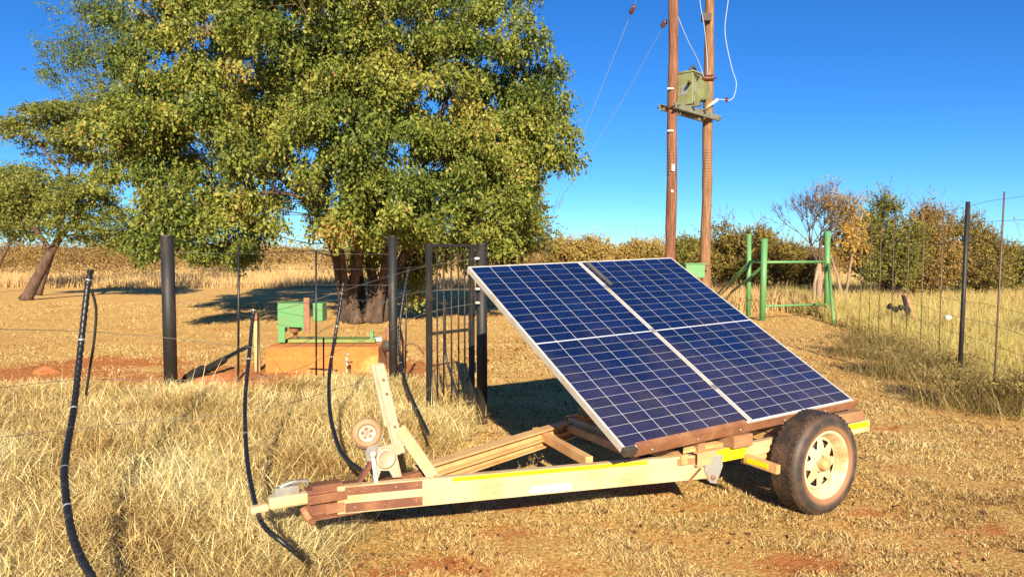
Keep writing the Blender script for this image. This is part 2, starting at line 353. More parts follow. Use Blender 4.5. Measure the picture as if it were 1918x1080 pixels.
def fencegrass():
    nc = 5200; y = rs.uniform(5.5, 34, nc); off = np.abs(rs.uniform(0, 1, nc)) ** 1.3 * 9; x = xright(y) + off - .1 + rs.normal(0, .1, nc)
    k = 34; n = nc * k; X = np.repeat(x, k) + rs.normal(0, .09, n); Y = np.repeat(y, k) + rs.normal(0, .09, n)
    ch = np.clip(.22 + off * .5, .18, .46) * (1 + .55 * vnoise(x * 2.5, y * 2.5, 31) + .3 * vnoise(x * 7, y * 7, 33))
    h = np.repeat(ch, k) * rs.uniform(.4, 1.3, n)
    ti = np.clip(np.repeat(.5 + .45 * vnoise(x * 1.5, y * 1.5, 32), k) + rs.normal(0, .22, n), 0, 1)
    m = inview(X, Y, 80); X, Y, h, ti = X[m], Y[m], h[m], ti[m]; n = len(X)
    o = blades(np.stack([X, Y, np.zeros(n)], -1), h, np.abs(rs.normal(.7, .5, n)), rs.uniform(0, 6.28, n), rs.uniform(.0016, .003, n) * (1 + Y / 9), ti, 'fence_grass', M['grassgreen'])
    tag(o, 'knee high yellow green grass growing along the right fence', 'grass', kind='stuff')
fencegrass()
def fargrass():
    n = 125000; y = 34 + 60 * rs.uniform(0, 1, n) ** 1.4; x = y * rs.uniform(-1.1, 1.0, n)
    n2 = 30000; y2 = rs.uniform(20, 36, n2); x2 = y2 * rs.uniform(.22, .76, n2)
    k2 = x2 > xright(y2) - 5.5 * (y2 > 19.5)
    y = np.concatenate([y, y2[k2]]); x = np.concatenate([x, x2[k2]]); n = len(x)
    h = rs.uniform(.25, .6, n) * (1 + .5 * vnoise(x * .5, y * .5, 41))
    ti = np.clip(.5 + .3 * vnoise(x * .3, y * .5, 42) + rs.normal(0, .2, n), 0, 1)
    o = blades(np.stack([x, y, np.zeros(n)], -1), h, np.abs(rs.normal(.3, .3, n)), rs.uniform(0, 6.28, n), rs.uniform(.01, .022, n) * y / 40, ti, 'veld_grass', M['grassgold'])
    tag(o, 'golden veld grass stretching to the scrub on the horizon', 'grass', kind='stuff')
fargrass()

# ---------------------------------------------------------------- foliage
def leafquads(C, size, up=.3, aspect=.55, rng=rs, dirs=None):
    n = len(C); a = rng.normal(0, 1, (n, 3))
    if dirs is not None: a = a * .55 + dirs
    a /= np.linalg.norm(a, axis=1)[:, None] + 1e-9
    b = rng.normal(0, 1, (n, 3)); b -= a * (a * b).sum(1)[:, None]; b /= np.linalg.norm(b, axis=1)[:, None] + 1e-9
    s = size[:, None]; V = np.stack([C - a * s, C + b * s * aspect, C + a * s, C - b * s * aspect], 1).reshape(-1, 3)
    Fc = np.arange(4 * n).reshape(n, 4); return V, Fc
def twigs(P, Q, r):                       # thin 3-sided twigs as quads, (n,3)->(n,3)
    n = len(P); d = Q - P; d /= np.linalg.norm(d, axis=1)[:, None] + 1e-9
    a = np.cross(d, np.array([.3, .2, .93])); a /= np.linalg.norm(a, axis=1)[:, None] + 1e-9; b = np.cross(d, a); V = []
    for k in range(3):
        t = 2.094 * k; o = (a * math.cos(t) + b * math.sin(t)); V += [P + o * r[:, None], Q + o * (r * .45)[:, None]]
    V = np.stack(V, 1).reshape(-1, 3); i = np.arange(n) * 6
    Fc = np.concatenate([np.stack([i + 2 * k, i + (2 * k + 2) % 6, i + (2 * k + 3) % 6, i + 2 * k + 1], -1) for k in range(3)])
    return V, Fc
def litter():
    n = 9000; y = np.sqrt(rs.uniform(2.9 ** 2, 14 ** 2, n)); x = y * rs.uniform(-.3, .74, n); k = (x > xleft(y) - .2) & (vnoise(x * 1.6, y * 1.6, 51) + .5 * vnoise(x * 6, y * 6, 52) > rs.uniform(-.4, .5, n)); x, y = x[k], y[k]; n = len(x)
    C = np.stack([x, y, hgt(x, y) + rs.uniform(.006, .03, n)], -1); V, Fc = leafquads(C, rs.uniform(.005, .016, n) * (1 + y / 20), aspect=.7)
    tag(npmesh('leaf_litter', V, Fc, tinted('dark brown dead leaves', [(0, (.03, .016, .01)), (.6, (.14, .06, .025)), (1, (.36, .16, .06))], .8, 0), None, np.repeat(rs.uniform(0, 1, n), 4)), 'dark brown dead leaves and crumbs scattered over the mown grass', 'leaf litter', kind='stuff')
litter()
def crown_pts(lobes, n, shell=.62):
    """points spread through ellipsoid lobes (cx,cy,cz,rx,ry,rz), mostly in their outer shell"""
    vol = np.array([l[3] * l[4] * l[5] for l in lobes]) ** .75; pick = rs.choice(len(lobes), n, p=vol / vol.sum())
    L = np.array(lobes)[pick]; d = rs.normal(0, 1, (n, 3)); d /= np.linalg.norm(d, axis=1)[:, None]
    r = np.where(rs.uniform(0, 1, n) < .8, rs.uniform(shell, 1, n), rs.uniform(.1, shell, n))
    return L[:, :3] + d * L[:, 3:] * r[:, None], d
def branchy(mb, start, ends, r0, jitter=.1, seg=6, levels=5):
    """limbs from start toward each end with wobble"""
    for e, r in ends:
        pts = []; s0 = Vector(start); e = Vector(e); L = (e - s0).length
        for i in range(levels + 1):
            t = i / levels; p = s0.lerp(e, t); p.z += math.sin(t * math.pi) * L * .05
            if 0 < i < levels: p += Vector(rs.normal(0, 1, 3)) * L * jitter * .12
            pts.append(p)
        mb.tube(pts, [r * (1 - .7 * i / levels) for i in range(levels + 1)], seg)
def tree(name, label, cat, base, trunks, lobes, clumps, clrad, per, lsize, leafmat, barkmat, droop=.6, group=None, tintf=None, flat=1.0, wisps=0, nlink=1.0, strand=8):
    base = Vector(base); root = empty(name, base); tag(root, label, cat, group)
    mb = MB(); tips = []
    for path, r in trunks:                     # path: world points
        pts = [Vector(p) - base for p in path]; k = len(pts)
        sm = []                                # smooth resample
        for i in range(k - 1):
            p0, p1, p2, p3 = pts[max(i - 1, 0)], pts[i], pts[i + 1], pts[min(i + 2, k - 1)]
            for t in np.linspace(0, 1, 5)[:-1]:
                sm.append(.5 * ((2 * p1) + (p2 - p0) * t + (2 * p0 - 5 * p1 + 4 * p2 - p3) * t * t + (3 * p1 - p0 - 3 * p2 + p3) * t ** 3))
        sm.append(pts[-1]); m = len(sm)
        rr = [r * (1.25 if i == 0 else 1) * (1 - .75 * i / (m - 1)) for i in range(m)]
        mb.tube(sm, rr, 9); tips += [(p, q) for p, q in zip(sm[m // 3:], rr[m // 3:])]
    C, d = crown_pts([(l[0] - base.x, l[1] - base.y, l[2] - base.z, *l[3:]) for l in lobes], clumps)
    C[:, 2] = np.maximum(C[:, 2], .25)
    TP = np.array([list(p) for p, q in tips])
    P0, P1, RR = [], [], []
    for c in C[: int(clumps * nlink)]:         # a branch to every clump
        dist = np.linalg.norm(TP - c, axis=1) + np.maximum(TP[:, 2] - c[2], 0) * .7; j = int(np.argmin(dist)); s = TP[j]; L = np.linalg.norm(c - s)
        if L > 2.3: continue
        prev = s; r = min(tips[j][1] * .4, .008 + .008 * L)
        for t in (.33, .66, 1):
            q = s + (c - s) * t + np.array([0, 0, math.sin(t * 3.14) * L * .08]) + (rs.normal(0, .05, 3) * L if t < 1 else 0)
            P0.append(prev); P1.append(q); RR.append(r); r *= .62; prev = q
    tr = mb.build('trunk', barkmat, root)
    if P0:
        V, Fc = twigs(np.array(P0), np.array(P1), np.array(RR)); npmesh('branches', V, Fc, barkmat, root)
    # leaves: short drooping strands inside every clump
    ns = per // strand; n = clumps * ns
    c = np.repeat(C, ns, 0); sd = rs.normal(0, 1, (n, 3)) * np.array([1, 1, flat * .8]); sd /= np.linalg.norm(sd, axis=1)[:, None] + 1e-9
    o = c + sd * rs.uniform(.15, .75, n)[:, None] * clrad * np.array([1, 1, flat])
    dr = sd * .5 + np.array([0, 0, -droop]); dr /= np.linalg.norm(dr, axis=1)[:, None] + 1e-9
    t = np.arange(strand) / strand; ln = rs.uniform(.4, 1, n) * clrad * 1.0
    LP = o[:, None, :] + dr[:, None, :] * (ln[:, None] * t[None, :])[:, :, None] + rs.normal(0, clrad * .05, (n, strand, 3))
    LP = LP.reshape(-1, 3); LP[:, 2] = np.maximum(LP[:, 2], .03)
    # leaves lie loosely face-out from the clump
    V, Fc = leafquads(LP, lsize * rs.uniform(.45, 1.45, len(LP)), dirs=np.repeat(dr, strand, 0) * .9)
    ct = rs.normal(0, .1, clumps); tn = np.repeat(ct, ns * strand) + rs.normal(0, .17, len(LP)) + .48
    if tintf is not None: tn = tn + tintf(LP)
    if wisps:
        up = C[(d[:, 2] > .05)]; w0 = up[rs.choice(len(up), wisps)] + rs.normal(0, clrad * .5, (wisps, 3)); dd = rs.normal(0, .55, (wisps, 3)) + np.array([0, 0, 1.0]); dd /= np.linalg.norm(dd, axis=1)[:, None]
        ln = rs.uniform(.25, .75, wisps)[:, None]; A, Bf = twigs(w0, w0 + dd * ln, np.full(wisps, .004)); npmesh('wispy_twigs', A, Bf, barkmat, root)
        tt = rs.uniform(.1, 1, (wisps, 26, 1)); WP = (w0[:, None] + (dd * ln)[:, None] * tt + rs.normal(0, .05, (wisps, 26, 3)) * (1.2 - tt)).reshape(-1, 3)
        A, Bf = leafquads(WP, lsize * rs.uniform(.35, .8, len(WP))); V = np.concatenate([V, A]); Fc = np.concatenate([Fc, Bf + len(tn) * 4]); tn = np.concatenate([tn, rs.normal(.65, .2, len(WP))])
    npmesh('crown', V, Fc, leafmat, root, np.repeat(np.clip(tn, 0, 1), 4))
    return root
def lobe(px, py, D, rx, ry, rd=None):
    p = W(px, py, D); s = D / F; rd = rd or (rx + ry) / 2 * s
    return (p.x, p.y, p.z, rx * s, rd, ry * s)

# main tree
bp = G(672, 604); bD = bp.y
ML = []
for px, py, rx, ry, dz in ((330, 200, 120, 120, -.5), (240, 110, 90, 90, .8), (480, 90, 150, 150, -1.8), (690, 50, 150, 130, -2.2), (860, 70, 110, 110, -1),
                           (920, 240, 105, 105, 0), (800, 240, 120, 120, -2.2), (620, 240, 130, 130, -3.0), (450, 260, 120, 110, -2.4), (290, 310, 100, 90, -.8),
                           (520, 330, 70, 60, -2.2), (730, 350, 70, 55, -1.2), (735, 390, 75, 50, 1.5), (560, 330, 70, 50, 1.5), (410, 440, 90, 45, 1.2), (340, 430, 90, 50, .6), (480, 390, 60, 55, .8), (650, 400, 60, 45, -2), (770, 440, 80, 45, -2), (880, 440, 75, 50, -1.2), (250, 250, 90, 90, -1), (1000, 200, 60, 70, 0), (990, 330, 60, 60, -.6), (700, 470, 60, 30, .6), (300, 400, 85, 60, -3), (430, 405, 70, 50, -3), (350, 455, 90, 35, -3), (1010, 270, 75, 50, -.8), (1050, 262, 55, 32, -1), (1070, 250, 35, 25, -1.2), (975, 130, 75, 70, 0), (985, 40, 60, 60, -.3), (940, 330, 80, 70, -1), (590, 385, 95, 60, -2.6), (720, 380, 110, 75, -2.6), (850, 370, 110, 85, -1.4), (930, 400, 70, 60, .3),
                           (800, 470, 80, 50, 1.0), (985, 255, 70, 60, .2), (880, 480, 60, 60, .8), (440, 455, 60, 35, .2), (780, 520, 45, 50, .9),
                           (500, -90, 170, 110, 0), (730, -110, 170, 110, 0), (350, -10, 130, 110, .5), (880, -40, 120, 100, .5), (620, -200, 140, 90, .5),
                           (450, 200, 150, 130, 3), (700, 200, 170, 150, 3.2), (860, 300, 120, 110, 2.6), (330, 330, 100, 80, 2.6), (600, 60, 200, 130, 3.2)):
    ML.append(lobe(px, py, bD + dz, rx, ry))
def tw(px, py, dz): return W(px, py, bD + dz)
trunks = [([tw(655, 604, 0), tw(640, 540, -.1), tw(625, 470, -.3), tw(560, 330, -.8), tw(430, 190, -1.0)], .15),
          ([tw(668, 606, -.2), tw(660, 545, -.2), tw(672, 460, -.5), tw(640, 300, -1.2), tw(610, 80, -1)], .16),
          ([tw(688, 604, .1), tw(700, 540, .2), tw(690, 440, .4), tw(720, 250, .6), tw(730, 20, .5)], .15),
          ([tw(706, 606, -.1), tw(712, 560, -.1), tw(735, 440, -.2), tw(800, 300, -.8), tw(860, 100, -.6)], .14),
          ([tw(645, 600, .3), tw(635, 530, .4), tw(610, 430, .7), tw(520, 330, .8), tw(360, 260, .2)], .1),
          ([tw(655, 602, -.1), tw(645, 510, -.5), tw(620, 400, -1.5), tw(510, 360, -2.5), tw(340, 390, -3)], .08),
          ([tw(712, 600, .3), tw(740, 520, .5), tw(790, 420, .8), tw(880, 330, .6), tw(960, 240, .2)], .17),
          ([tw(676, 600, .5), tw(668, 500, 1), tw(650, 350, 2.2), tw(600, 120, 2.6)], .2)]
tree('broadleaf_tree', 'huge spreading many stemmed green tree behind the pump block', 'tree', bp, trunks, ML, 1020, .44, 520, .04, M['leafmain'], M['bark'], droop=.9, wisps=420,
     tintf=lambda L: .09 * np.sin(L[:, 0] * 1.3 + L[:, 2]) + .08 * np.sin(L[:, 1] + L[:, 2] * 2.1), nlink=.8)
# left background trees
b = G(48, 562)
tree('acacia_tree', 'small acacia with dark trunk leaning right at the left', 'tree', b, [([b, W(75, 510, b.y), W(105, 455, b.y), W(150, 400, b.y), W(185, 370, b.y)], .2), ([W(95, 470, b.y), W(60, 420, b.y), W(30, 380, b.y)], .1)],
     [lobe(70, 350, b.y, 85, 45), lobe(150, 400, b.y - .5, 75, 60), lobe(210, 430, b.y, 60, 50), lobe(40, 400, b.y + .5, 70, 50), lobe(175, 350, b.y, 75, 50)], 150, .5, 260, .045, M['leafacacia'], M['barkdark'], droop=.3, flat=.5)
b = G(-22, 548)
tree('acacia_tree', 'acacia cut off by the left edge of the picture', 'tree', b, [([b, W(-5, 500, b.y), W(20, 450, b.y), W(40, 400, b.y)], .13)],
     [lobe(20, 330, b.y, 60, 35), lobe(-30, 370, b.y, 70, 50), lobe(40, 350, b.y + 1, 60, 45), lobe(10, 410, b.y, 60, 30)], 90, .5, 260, .045, M['leafacacia'], M['barkdark'], droop=.3, flat=.5)
b = G(72, 553)
tree('acacia_tree', 'tall feathery acacia with layered crown left of the big tree', 'tree', b, [([b, W(108, 440, b.y), W(128, 330, b.y), W(130, 250, b.y)], .1), ([W(120, 380, b.y), W(160, 310, b.y), W(190, 250, b.y)], .05), ([W(140, 370, b.y), W(90, 290, b.y), W(40, 240, b.y)], .07)],
     [lobe(110, 215, b.y, 90, 32), lobe(55, 240, b.y, 60, 24), lobe(170, 250, b.y, 80, 55), lobe(120, 280, b.y + 1, 75, 24), lobe(190, 200, b.y, 70, 40)], 150, .55, 260, .045, M['leafacacia'], M['barkdark'], droop=.3, flat=.4)
b = G(325, 540)
tree('airy_tree', 'thin see through grey green tree at upper left', 'tree', b, [([b, W(300, 440, b.y), W(240, 300, b.y), W(190, 160, b.y), W(150, 40, b.y)], .1), ([W(240, 300, b.y), W(240, 200, b.y), W(220, 60, b.y)], .05)],
     [lobe(140, 60, b.y, 55, 55), lobe(180, 130, b.y, 65, 55), lobe(150, 190, b.y, 40, 30), lobe(200, 60, b.y, 60, 60), lobe(230, 180, b.y, 60, 60), lobe(120, 120, b.y, 45, 50), lobe(220, 20, b.y, 60, 50)], 100, .62, 190, .05, M['leafairy'], M['barkdark'], droop=.5)
b = G(985, 512)
def bush(name, label, cat, px, pybase, D, lobes, leafmat, clumps=40, clrad=.45, per=200, ls=.05, droop=-.4, bark='barkdark', stems=6, flat=1, group=None, wisps=None):
    b = W(px, pybase, D); b.z = 0; tr = []
    for l in [lobes[i % len(lobes)] for i in range(stems)]:
        e = Vector(l[:3]) + Vector(rs.normal(0, .35, 3)); tr.append(([b + Vector((rs.normal(0, .12), rs.normal(0, .12), 0)), b.lerp(e, .5) + Vector((rs.normal(0, .1), 0, .15)), e], .05))
    return tree(name, label, cat, b, tr, lobes, clumps, clrad, per, ls, leafmat, M[bark], droop=droop, flat=flat, group=group, wisps=clumps * 2 if wisps is None else wisps)
bush('feathery_tree', 'low feathery green tree at the right foot of the big tree', 'tree', 970, 520, 24, [lobe(975, 390, 24, 45, 45), lobe(950, 440, 24, 60, 40), lobe(1000, 430, 24.5, 35, 40), lobe(940, 470, 25, 60, 25)], M['leafgreenbush'], 70, .5, 260, .05, droop=.1, flat=.6)

# right background: trees and bushes one can tell apart
bush('thorn_bush', 'brown olive bush between utility poles and green posts', 'bush', 1365, 540, 27, [lobe(1360, 450, 27, 38, 30), lobe(1340, 490, 27, 45, 35), lobe(1385, 505, 27, 45, 35)], M['leafbush'], 70, .38, 260, .04)
bush('thorn_bush', 'dark thorn bush seen through the green gateway', 'bush', 1455, 545, 26, [lobe(1425, 462, 26, 40, 30), lobe(1480, 490, 26, 45, 45), lobe(1430, 505, 26, 50, 40), lobe(1510, 520, 26, 30, 30)], M['leafbush'], 90, .38, 260, .04)
bush('tall_bush', 'tall olive bush right of the yellow sapling', 'bush', 1665, 560, 22, [lobe(1650, 420, 22, 42, 42), lobe(1625, 480, 22, 40, 55), lobe(1695, 470, 21.6, 45, 50), lobe(1668, 510, 21.5, 55, 40)], M['leafgreenbush'], 100, .36, 230, .034, stems=10)
bush('tall_bush', 'rusty brown bush just left of the black fence post', 'bush', 1745, 560, 22.5, [lobe(1735, 425, 22.5, 38, 35), lobe(1755, 480, 22, 45, 50), lobe(1730, 515, 22, 50, 35)], M['leafrusty'], 100, .36, 230, .034, stems=9)
bush('tall_bush', 'bushy olive thicket right of the black fence post', 'bush', 1825, 560, 23, [lobe(1815, 445, 23, 40, 35), lobe(1855, 480, 23, 42, 32), lobe(1830, 510, 22.6, 60, 40)], M['leafbush'], 100, .36, 230, .034, stems=9)
bush('green_bush', 'green bush at the far right edge', 'bush', 1900, 560, 24, [lobe(1890, 500, 24, 40, 26), lobe(1945, 505, 24, 50, 30), lobe(1880, 525, 24, 45, 28)], M['leafgreenbush'], 70, .38, 240, .04)
bush('green_bush', 'small rounded green bush on the skyline behind the left utility pole', 'bush', 1290, 520, 38, [lobe(1290, 470, 38, 48, 22), lobe(1265, 488, 38, 50, 22)], M['leafgreenbush'], 60, .45, 240, .055, wisps=30)
bush('brown_bush', 'rounded tawny bush on the skyline above the panel top', 'bush', 1090, 520, 36, [lobe(1060, 475, 36, 50, 24), lobe(1115, 472, 36, 45, 24), lobe(1085, 490, 36, 70, 25)], M['leaftawny'], 100, .45, 260, .05)
bush('brown_bush', 'low tawny olive bush between tawny skyline bush and the left utility pole', 'bush', 1205, 520, 37, [lobe(1210, 476, 37, 48, 24), lobe(1175, 490, 37, 50, 22)], M['leaftawny'], 70, .45, 240, .05, wisps=40)
bush('yellow_sapling', 'slim sapling with golden yellow leaves behind green gateway', 'tree', 1585, 562, 21.5, [lobe(1590, 410, 21.5, 28, 35), lobe(1575, 455, 21.5, 35, 35), lobe(1600, 460, 21.5, 30, 40)], M['leafyellow'], 44, .28, 80, .04, droop=.5, bark='barkpale', stems=2)
# bare tree with few leaves
def baretree():
    D = 21; b = W(1533, 560, D); b.z = 0; root = empty('bare_tree', b); tag(root, 'nearly leafless tree with pale trunk behind the green gateway', 'tree')
    mb = MB(); P0, P1, RR, tips = [], [], [], []
    mb.tube([Vector((0, 0, -.05)), Vector((.02, 0, .7)), W(1534, 490, D) - b], [.11, .08, .06], 8)
    mb.tube([Vector((-.13, 0, -.05)), Vector((-.12, 0, .75)), W(1534, 490, D) - b], [.06, .05, .04], 8)
    def grow(p, d, r, L, lv):
        q = p + d * L; P0.append(p); P1.append(q); RR.append(r)
        if lv == 0: tips.append(q); return
        for k in range(3 if lv > 2 else rs.integers(2, 4)):
            nd = d + rs.normal(0, .38, 3) * np.array([1, 1, .6]); nd[2] += .12; nd /= np.linalg.norm(nd)
            grow(q, nd, r * .62, L * rs.uniform(.68, .9), lv - 1)
            if lv < 4 and k == 0: tips.append(p + d * L * .6)
    s = np.array(W(1534, 500, D) - b)
    for a in (-.42, -.2, .0, .18, .34):
        d = np.array([a, rs.normal(0, .25), 1.0]); d /= np.linalg.norm(d); grow(s, d, .036, .66, 5)
    mb.build('trunk', M['barkpale'], root)
    V, Fc = twigs(np.array(P0), np.array(P1), np.maximum(np.array(RR), .006)); npmesh('branches', V, Fc, M['baretwig'], root)
    T = np.array(tips); T = T[(T[:, 0] > -.1)]; T = T[rs.choice(len(T), 520)]; T = np.repeat(T, 4, 0) + rs.normal(0, .09, (2080, 3))
    V, Fc = leafquads(T, rs.uniform(.02, .038, len(T))); npmesh('leaves', V, Fc, M['leafyellow'], root, np.repeat(rs.uniform(0, .7, len(T)), 4))
baretree()
# far scrub on the horizon: one mass
def farscrub():
    LP, sz, tn = [], [], []
    for i in range(300):
        D = rs.uniform(42, 95); px = rs.uniform(-800, 2500); top = 456 + 6 * math.sin(px * .013) + rs.uniform(-4, 16)
        if px < 640: top = 446 + rs.uniform(0, 22)
        c = W(px, top, D); H = max(c.z * 1.15, .9) * rs.uniform(.75, 1.12); rx = rs.uniform(1.2, 3.4); n = 560
        d = rs.normal(0, 1, (n, 3)); d /= np.linalg.norm(d, axis=1)[:, None]; r = rs.uniform(.3, 1, n) ** .5
        p = d * r[:, None] * np.array([rx, rx, H * .55]) + np.array([c.x, D, H * .47]); p[:, 2] = np.abs(p[:, 2])
        LP.append(p); sz.append(rs.uniform(.05, .11, n) * D / 50); tn.append(np.clip(rs.normal(.5, .2, n) + rs.normal(0, .15), 0, 1))
    LP = np.concatenate(LP); V, Fc = leafquads(LP, np.concatenate(sz)); o = npmesh('scrub', V, Fc, M['leafbrown'], None, np.repeat(np.concatenate(tn), 4))
    tag(o, 'tawny band of far scrub along the whole horizon', 'scrub', kind='stuff')
farscrub()
def farhill():
    V = []; Fc = []; n = 60
    for i in range(n + 1):
        a = -.9 + 1.8 * i / n; x = math.sin(a) * 1300; y = math.cos(a) * 1300; h = 9 + 4 * math.sin(i * .5) + 3 * math.sin(i * 1.3); V += [(x * .93, y * .93, -1), (x, y, h), (x * 1.1, y * 1.1, -1)]
    for i in range(n):
        for k in (0, 1): Fc.append((3 * i + k, 3 * i + 3 + k, 3 * i + 4 + k, 3 * i + 1 + k))
    o = npmesh('hills', V, Fc, paint('far bush veld', (.16, .13, .05), (.2, .16, .07), .4, .6, .05, 1), smooth=True); tag(o, kind='structure')
farhill()
M['weed'] = tinted('dark weed leaves', [(0, (.08, .06, .025)), (.5, (.32, .24, .085)), (1, (.62, .48, .19))])
# low dark bushes and weeds at the right fence
for lb, px, py, rx, hh in (('tangled dark brown low bush at the grass edge, farthest of three', 1640, 668, .55, .42), ('tangled dark brown low bush at the grass edge, middle of three', 1722, 708, .6, .5), ('tangled dark brown low bush at the grass edge, nearest of three', 1850, 762, .65, .46), ('low leafy green brown weed at the right picture edge by the path', 1915, 775, .22, .3), ('small dark bush in pale grass beyond the right fence', 1890, 640, .6, .45)):
    g = G(px, py); lobes = [(g.x, g.y, hh * .4, rx, rx * .7, hh * .5), (g.x + .3, g.y - .3, hh * .3, rx * .7, rx * .5, hh * .4), (g.x - .3, g.y + .4, hh * .3, rx * .7, rx * .6, hh * .4)]
    t_ = tree('low_bush', lb, 'bush', g, [([g, g + Vector((.1, 0, hh * .5))], .008), ([g, g + Vector((-.15, .1, hh * .4))], .008)], lobes, 42, .13, 90, .013, M['weed'], M['barkdark'], droop=-.6)
    n = 2200; P = np.stack([rs.normal(0, rx * .5, n), rs.normal(0, rx * .45, n), np.zeros(n)], -1)
    blades(P, rs.uniform(.3, 1.25, n) * hh, np.abs(rs.normal(.8, .4, n)), rs.uniform(0, 6.28, n), rs.uniform(.0016, .003, n), np.clip(rs.normal(.5, .28, n), 0, 1), 'dry_stems', M['weed'], parent=t_)

# ---------------------------------------------------------------- utility poles
def pole(px0, py0, px1, D, r, mat, label):
    a = W(px0, 480, D); b0 = W(px1, 0, D); b = Vector((a.x, D, 0)); root = empty('utility_pole', b); tag(root, label, 'pole', 'utility poles carrying the transformer')
    top = Vector(((b0.x - a.x) * 1.25, 0, 9.3)); n = 26; pts = [top * (i / n) + Vector((.008 * math.sin(i * .9), 0, 0)) for i in range(n + 1)]; pts[0].z = -.1; rj = np.random.default_rng(int(D * 10))
    MB().tube(pts, [r * (1.08 - .2 * i / n + .035 * rj.normal()) for i in range(n + 1)], 18).build('shaft', mat, root)
    return root, lambda z: b + top * (z / 9.3)
p1, P1f = pole(1256, 0, 1262, 15.5, .107, M['pole1'], 'darker brown wooden utility pole, the left of two')
p2, P2f = pole(1321, 0, 1330, 16.8, .112, M['pole2'], 'paler orange wooden utility pole, the right of two')
def polebits():
    for z0, z1 in ((3.15, 3.95),):
        m = MB(); zz = z0
        while zz < z1:
            c = P2f(zz) - P2f(0); m.lathe(c, (0, 0, 1), [(.1, -.012), (.118, 0), (.1, .012)], 18); zz += .06
        m.build('wire_binding', M['dark'], p2)
        m = MB(); zz = z0 + .1
        while zz < z1 - .15:
            c = P1f(zz) - P1f(0); m.lathe(c, (0, 0, 1), [(.095, -.012), (.112, 0), (.095, .012)], 18); zz += .065
        m.build('wire_binding', M['dark'], p1)
    c = W(1261, 314, 15.36); MB().box(c - p1.location, (.06, .012, .13)).build('tag_plate', M['white'], p1)
    c = W(1259, 358, 15.36); MB().box(c - p1.location, (.04, .012, .05)).build('tag_plate', M['white'], p1)
    for py in (166, 245): MB().box(W(1256, py, 15.37) - p1.location, (.12, .02, .025)).build('strap', M['galv'], p1)
    c = W(1323, 33, 16.65) - p2.location; MB().box(c, (.2, .12, .16)).build('bracket', M['dark'], p2)
polebits()
def transformer():
    a = P1f(4.64); b = P2f(4.66); d = (b - a).normalized(); nrm = Vector((d.y, -d.x, 0)).normalized()     # nrm toward camera
    root = empty('transformer_platform', (a + b) / 2); tag(root, 'grey green channel steel platform bolted between the utility poles', 'platform'); o = root.location
    ch = [(-.03, -.06), (.03, -.06), (.03, -.045), (-.015, -.045), (-.015, .045), (.03, .045), (.03, .06), (-.03, .06)]
    for s in (-1, 1):
        pr = [(x * (-s), y) for x, y in ch]
        MB().prof(a - d * .22 + nrm * .16 * s - o, b + d * .25 + nrm * .16 * s - o, pr).build('beam', M['platform'], root)
    for t in (.3, .62): MB().bar(a.lerp(b, t) + nrm * .3 - o + Vector((0, 0, .075)), a.lerp(b, t) - nrm * .3 - o + Vector((0, 0, .075)), .08, .03).build('cross_bar', M['platform'], root)
    for q in (a - d * .16, b + d * .17):
        MB().tube([q + nrm * .26 - o, q - nrm * .26 - o], .014, 8).build('bolt', M['dark'], root)
    c = a.lerp(b, .5) + Vector((0, 0, .1)); T = empty('transformer', c); T.scale = (.92, .92, .95); tag(T, 'pale green oil transformer with brown bushings between two poles', 'transformer')
    Mx = Matrix((tuple(d), tuple(-nrm), (0, 0, 1))).transposed()
    def L(x, y, z): return Mx @ Vector((x, y, z))
    MB().box(L(-.12, 0, .38), (.46, .42, .7), Mx).build('tank', M['tgreen'], T, .012)
    m = MB().box(L(-.1, 0, .745), (.54, .48, .025), Mx).box(L(-.1, 0, .77), (.5, .44, .02), Mx); m.build('lid', M['tgreen'], T, .004)
    for k in range(4):
        x = -.02 + k * .085; MB().poly([L(x, -.21, .12), L(x, -.34 - .02 * (k % 2), .2), L(x, -.34, .5), L(x, -.21, .64)], .014, tuple(d)).build('cooling_fin', M['tgreen'], T)
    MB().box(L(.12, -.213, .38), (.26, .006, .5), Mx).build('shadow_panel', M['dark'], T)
    MB().box(L(-.24, -.214, .4), (.14, .006, .2), Mx).build('name_plate', M['galv'], T)
    MB().tube([L(-.3, -.23, .72), L(-.2, -.28, .6), L(-.12, -.25, .66)], .02, 8).build('lifting_lug', M['dark'], T)
    MB().box(L(-.357, 0, .36), (.006, .16, .22), Mx).build('name_plate', M['galv'], T)
    for k, (p, q, sc) in enumerate(((L(.1, -.14, .66), L(.85, -.55, .1), 1.15), (L(.12, .08, .72), L(.9, -.2, .12), 1.0), (L(-.33, -.12, .5), L(-.8, -.35, -.1), .6))):
        q = q.normalized(); pr = []
        for i in range(10): pr += [(.035 * sc, i * .035 * sc), (.066 * sc, (i * .035 + .012) * sc), (.035 * sc, (i * .035 + .024) * sc)]
        MB().lathe(p, q, [(0, 0)] + pr + [(.018, .37 * sc), (.018, .42 * sc), (0, .42 * sc)], 16).build('bushing', M['ceramic'], T)
    MB().box(L(.2, -.02, .62), (.2, .3, .12), Mx).build('bushing_box', M['dark'], T)
    MB().tube([L(-.3, -.1, .79), L(-.15, -.12, .9), L(.1, -.05, .86)], .03, 8).build('pipe', M['dark'], T)
    m = MB(); m.box(L(-.3, -.18, .06), (.06, .06, .06), Mx).box(L(.06, -.18, .06), (.06, .06, .06), Mx).box(L(-.3, .18, .06), (.06, .06, .06), Mx).box(L(.06, .18, .06), (.06, .06, .06), Mx); m.build('foot', M['dark'], T)
    # fuse arm on the right pole
    A = empty('fuse_arm', P2f(4.95)); tag(A, 'cream surge arrester arm sticking out from the right utility pole', 'surge arrester'); oo = A.location
    MB().tube([W(1322, 203, 16.7) - oo, W(1345, 186, 16.6) - oo], [.045, .03], 10).build('arrester', M['plastic'], A)
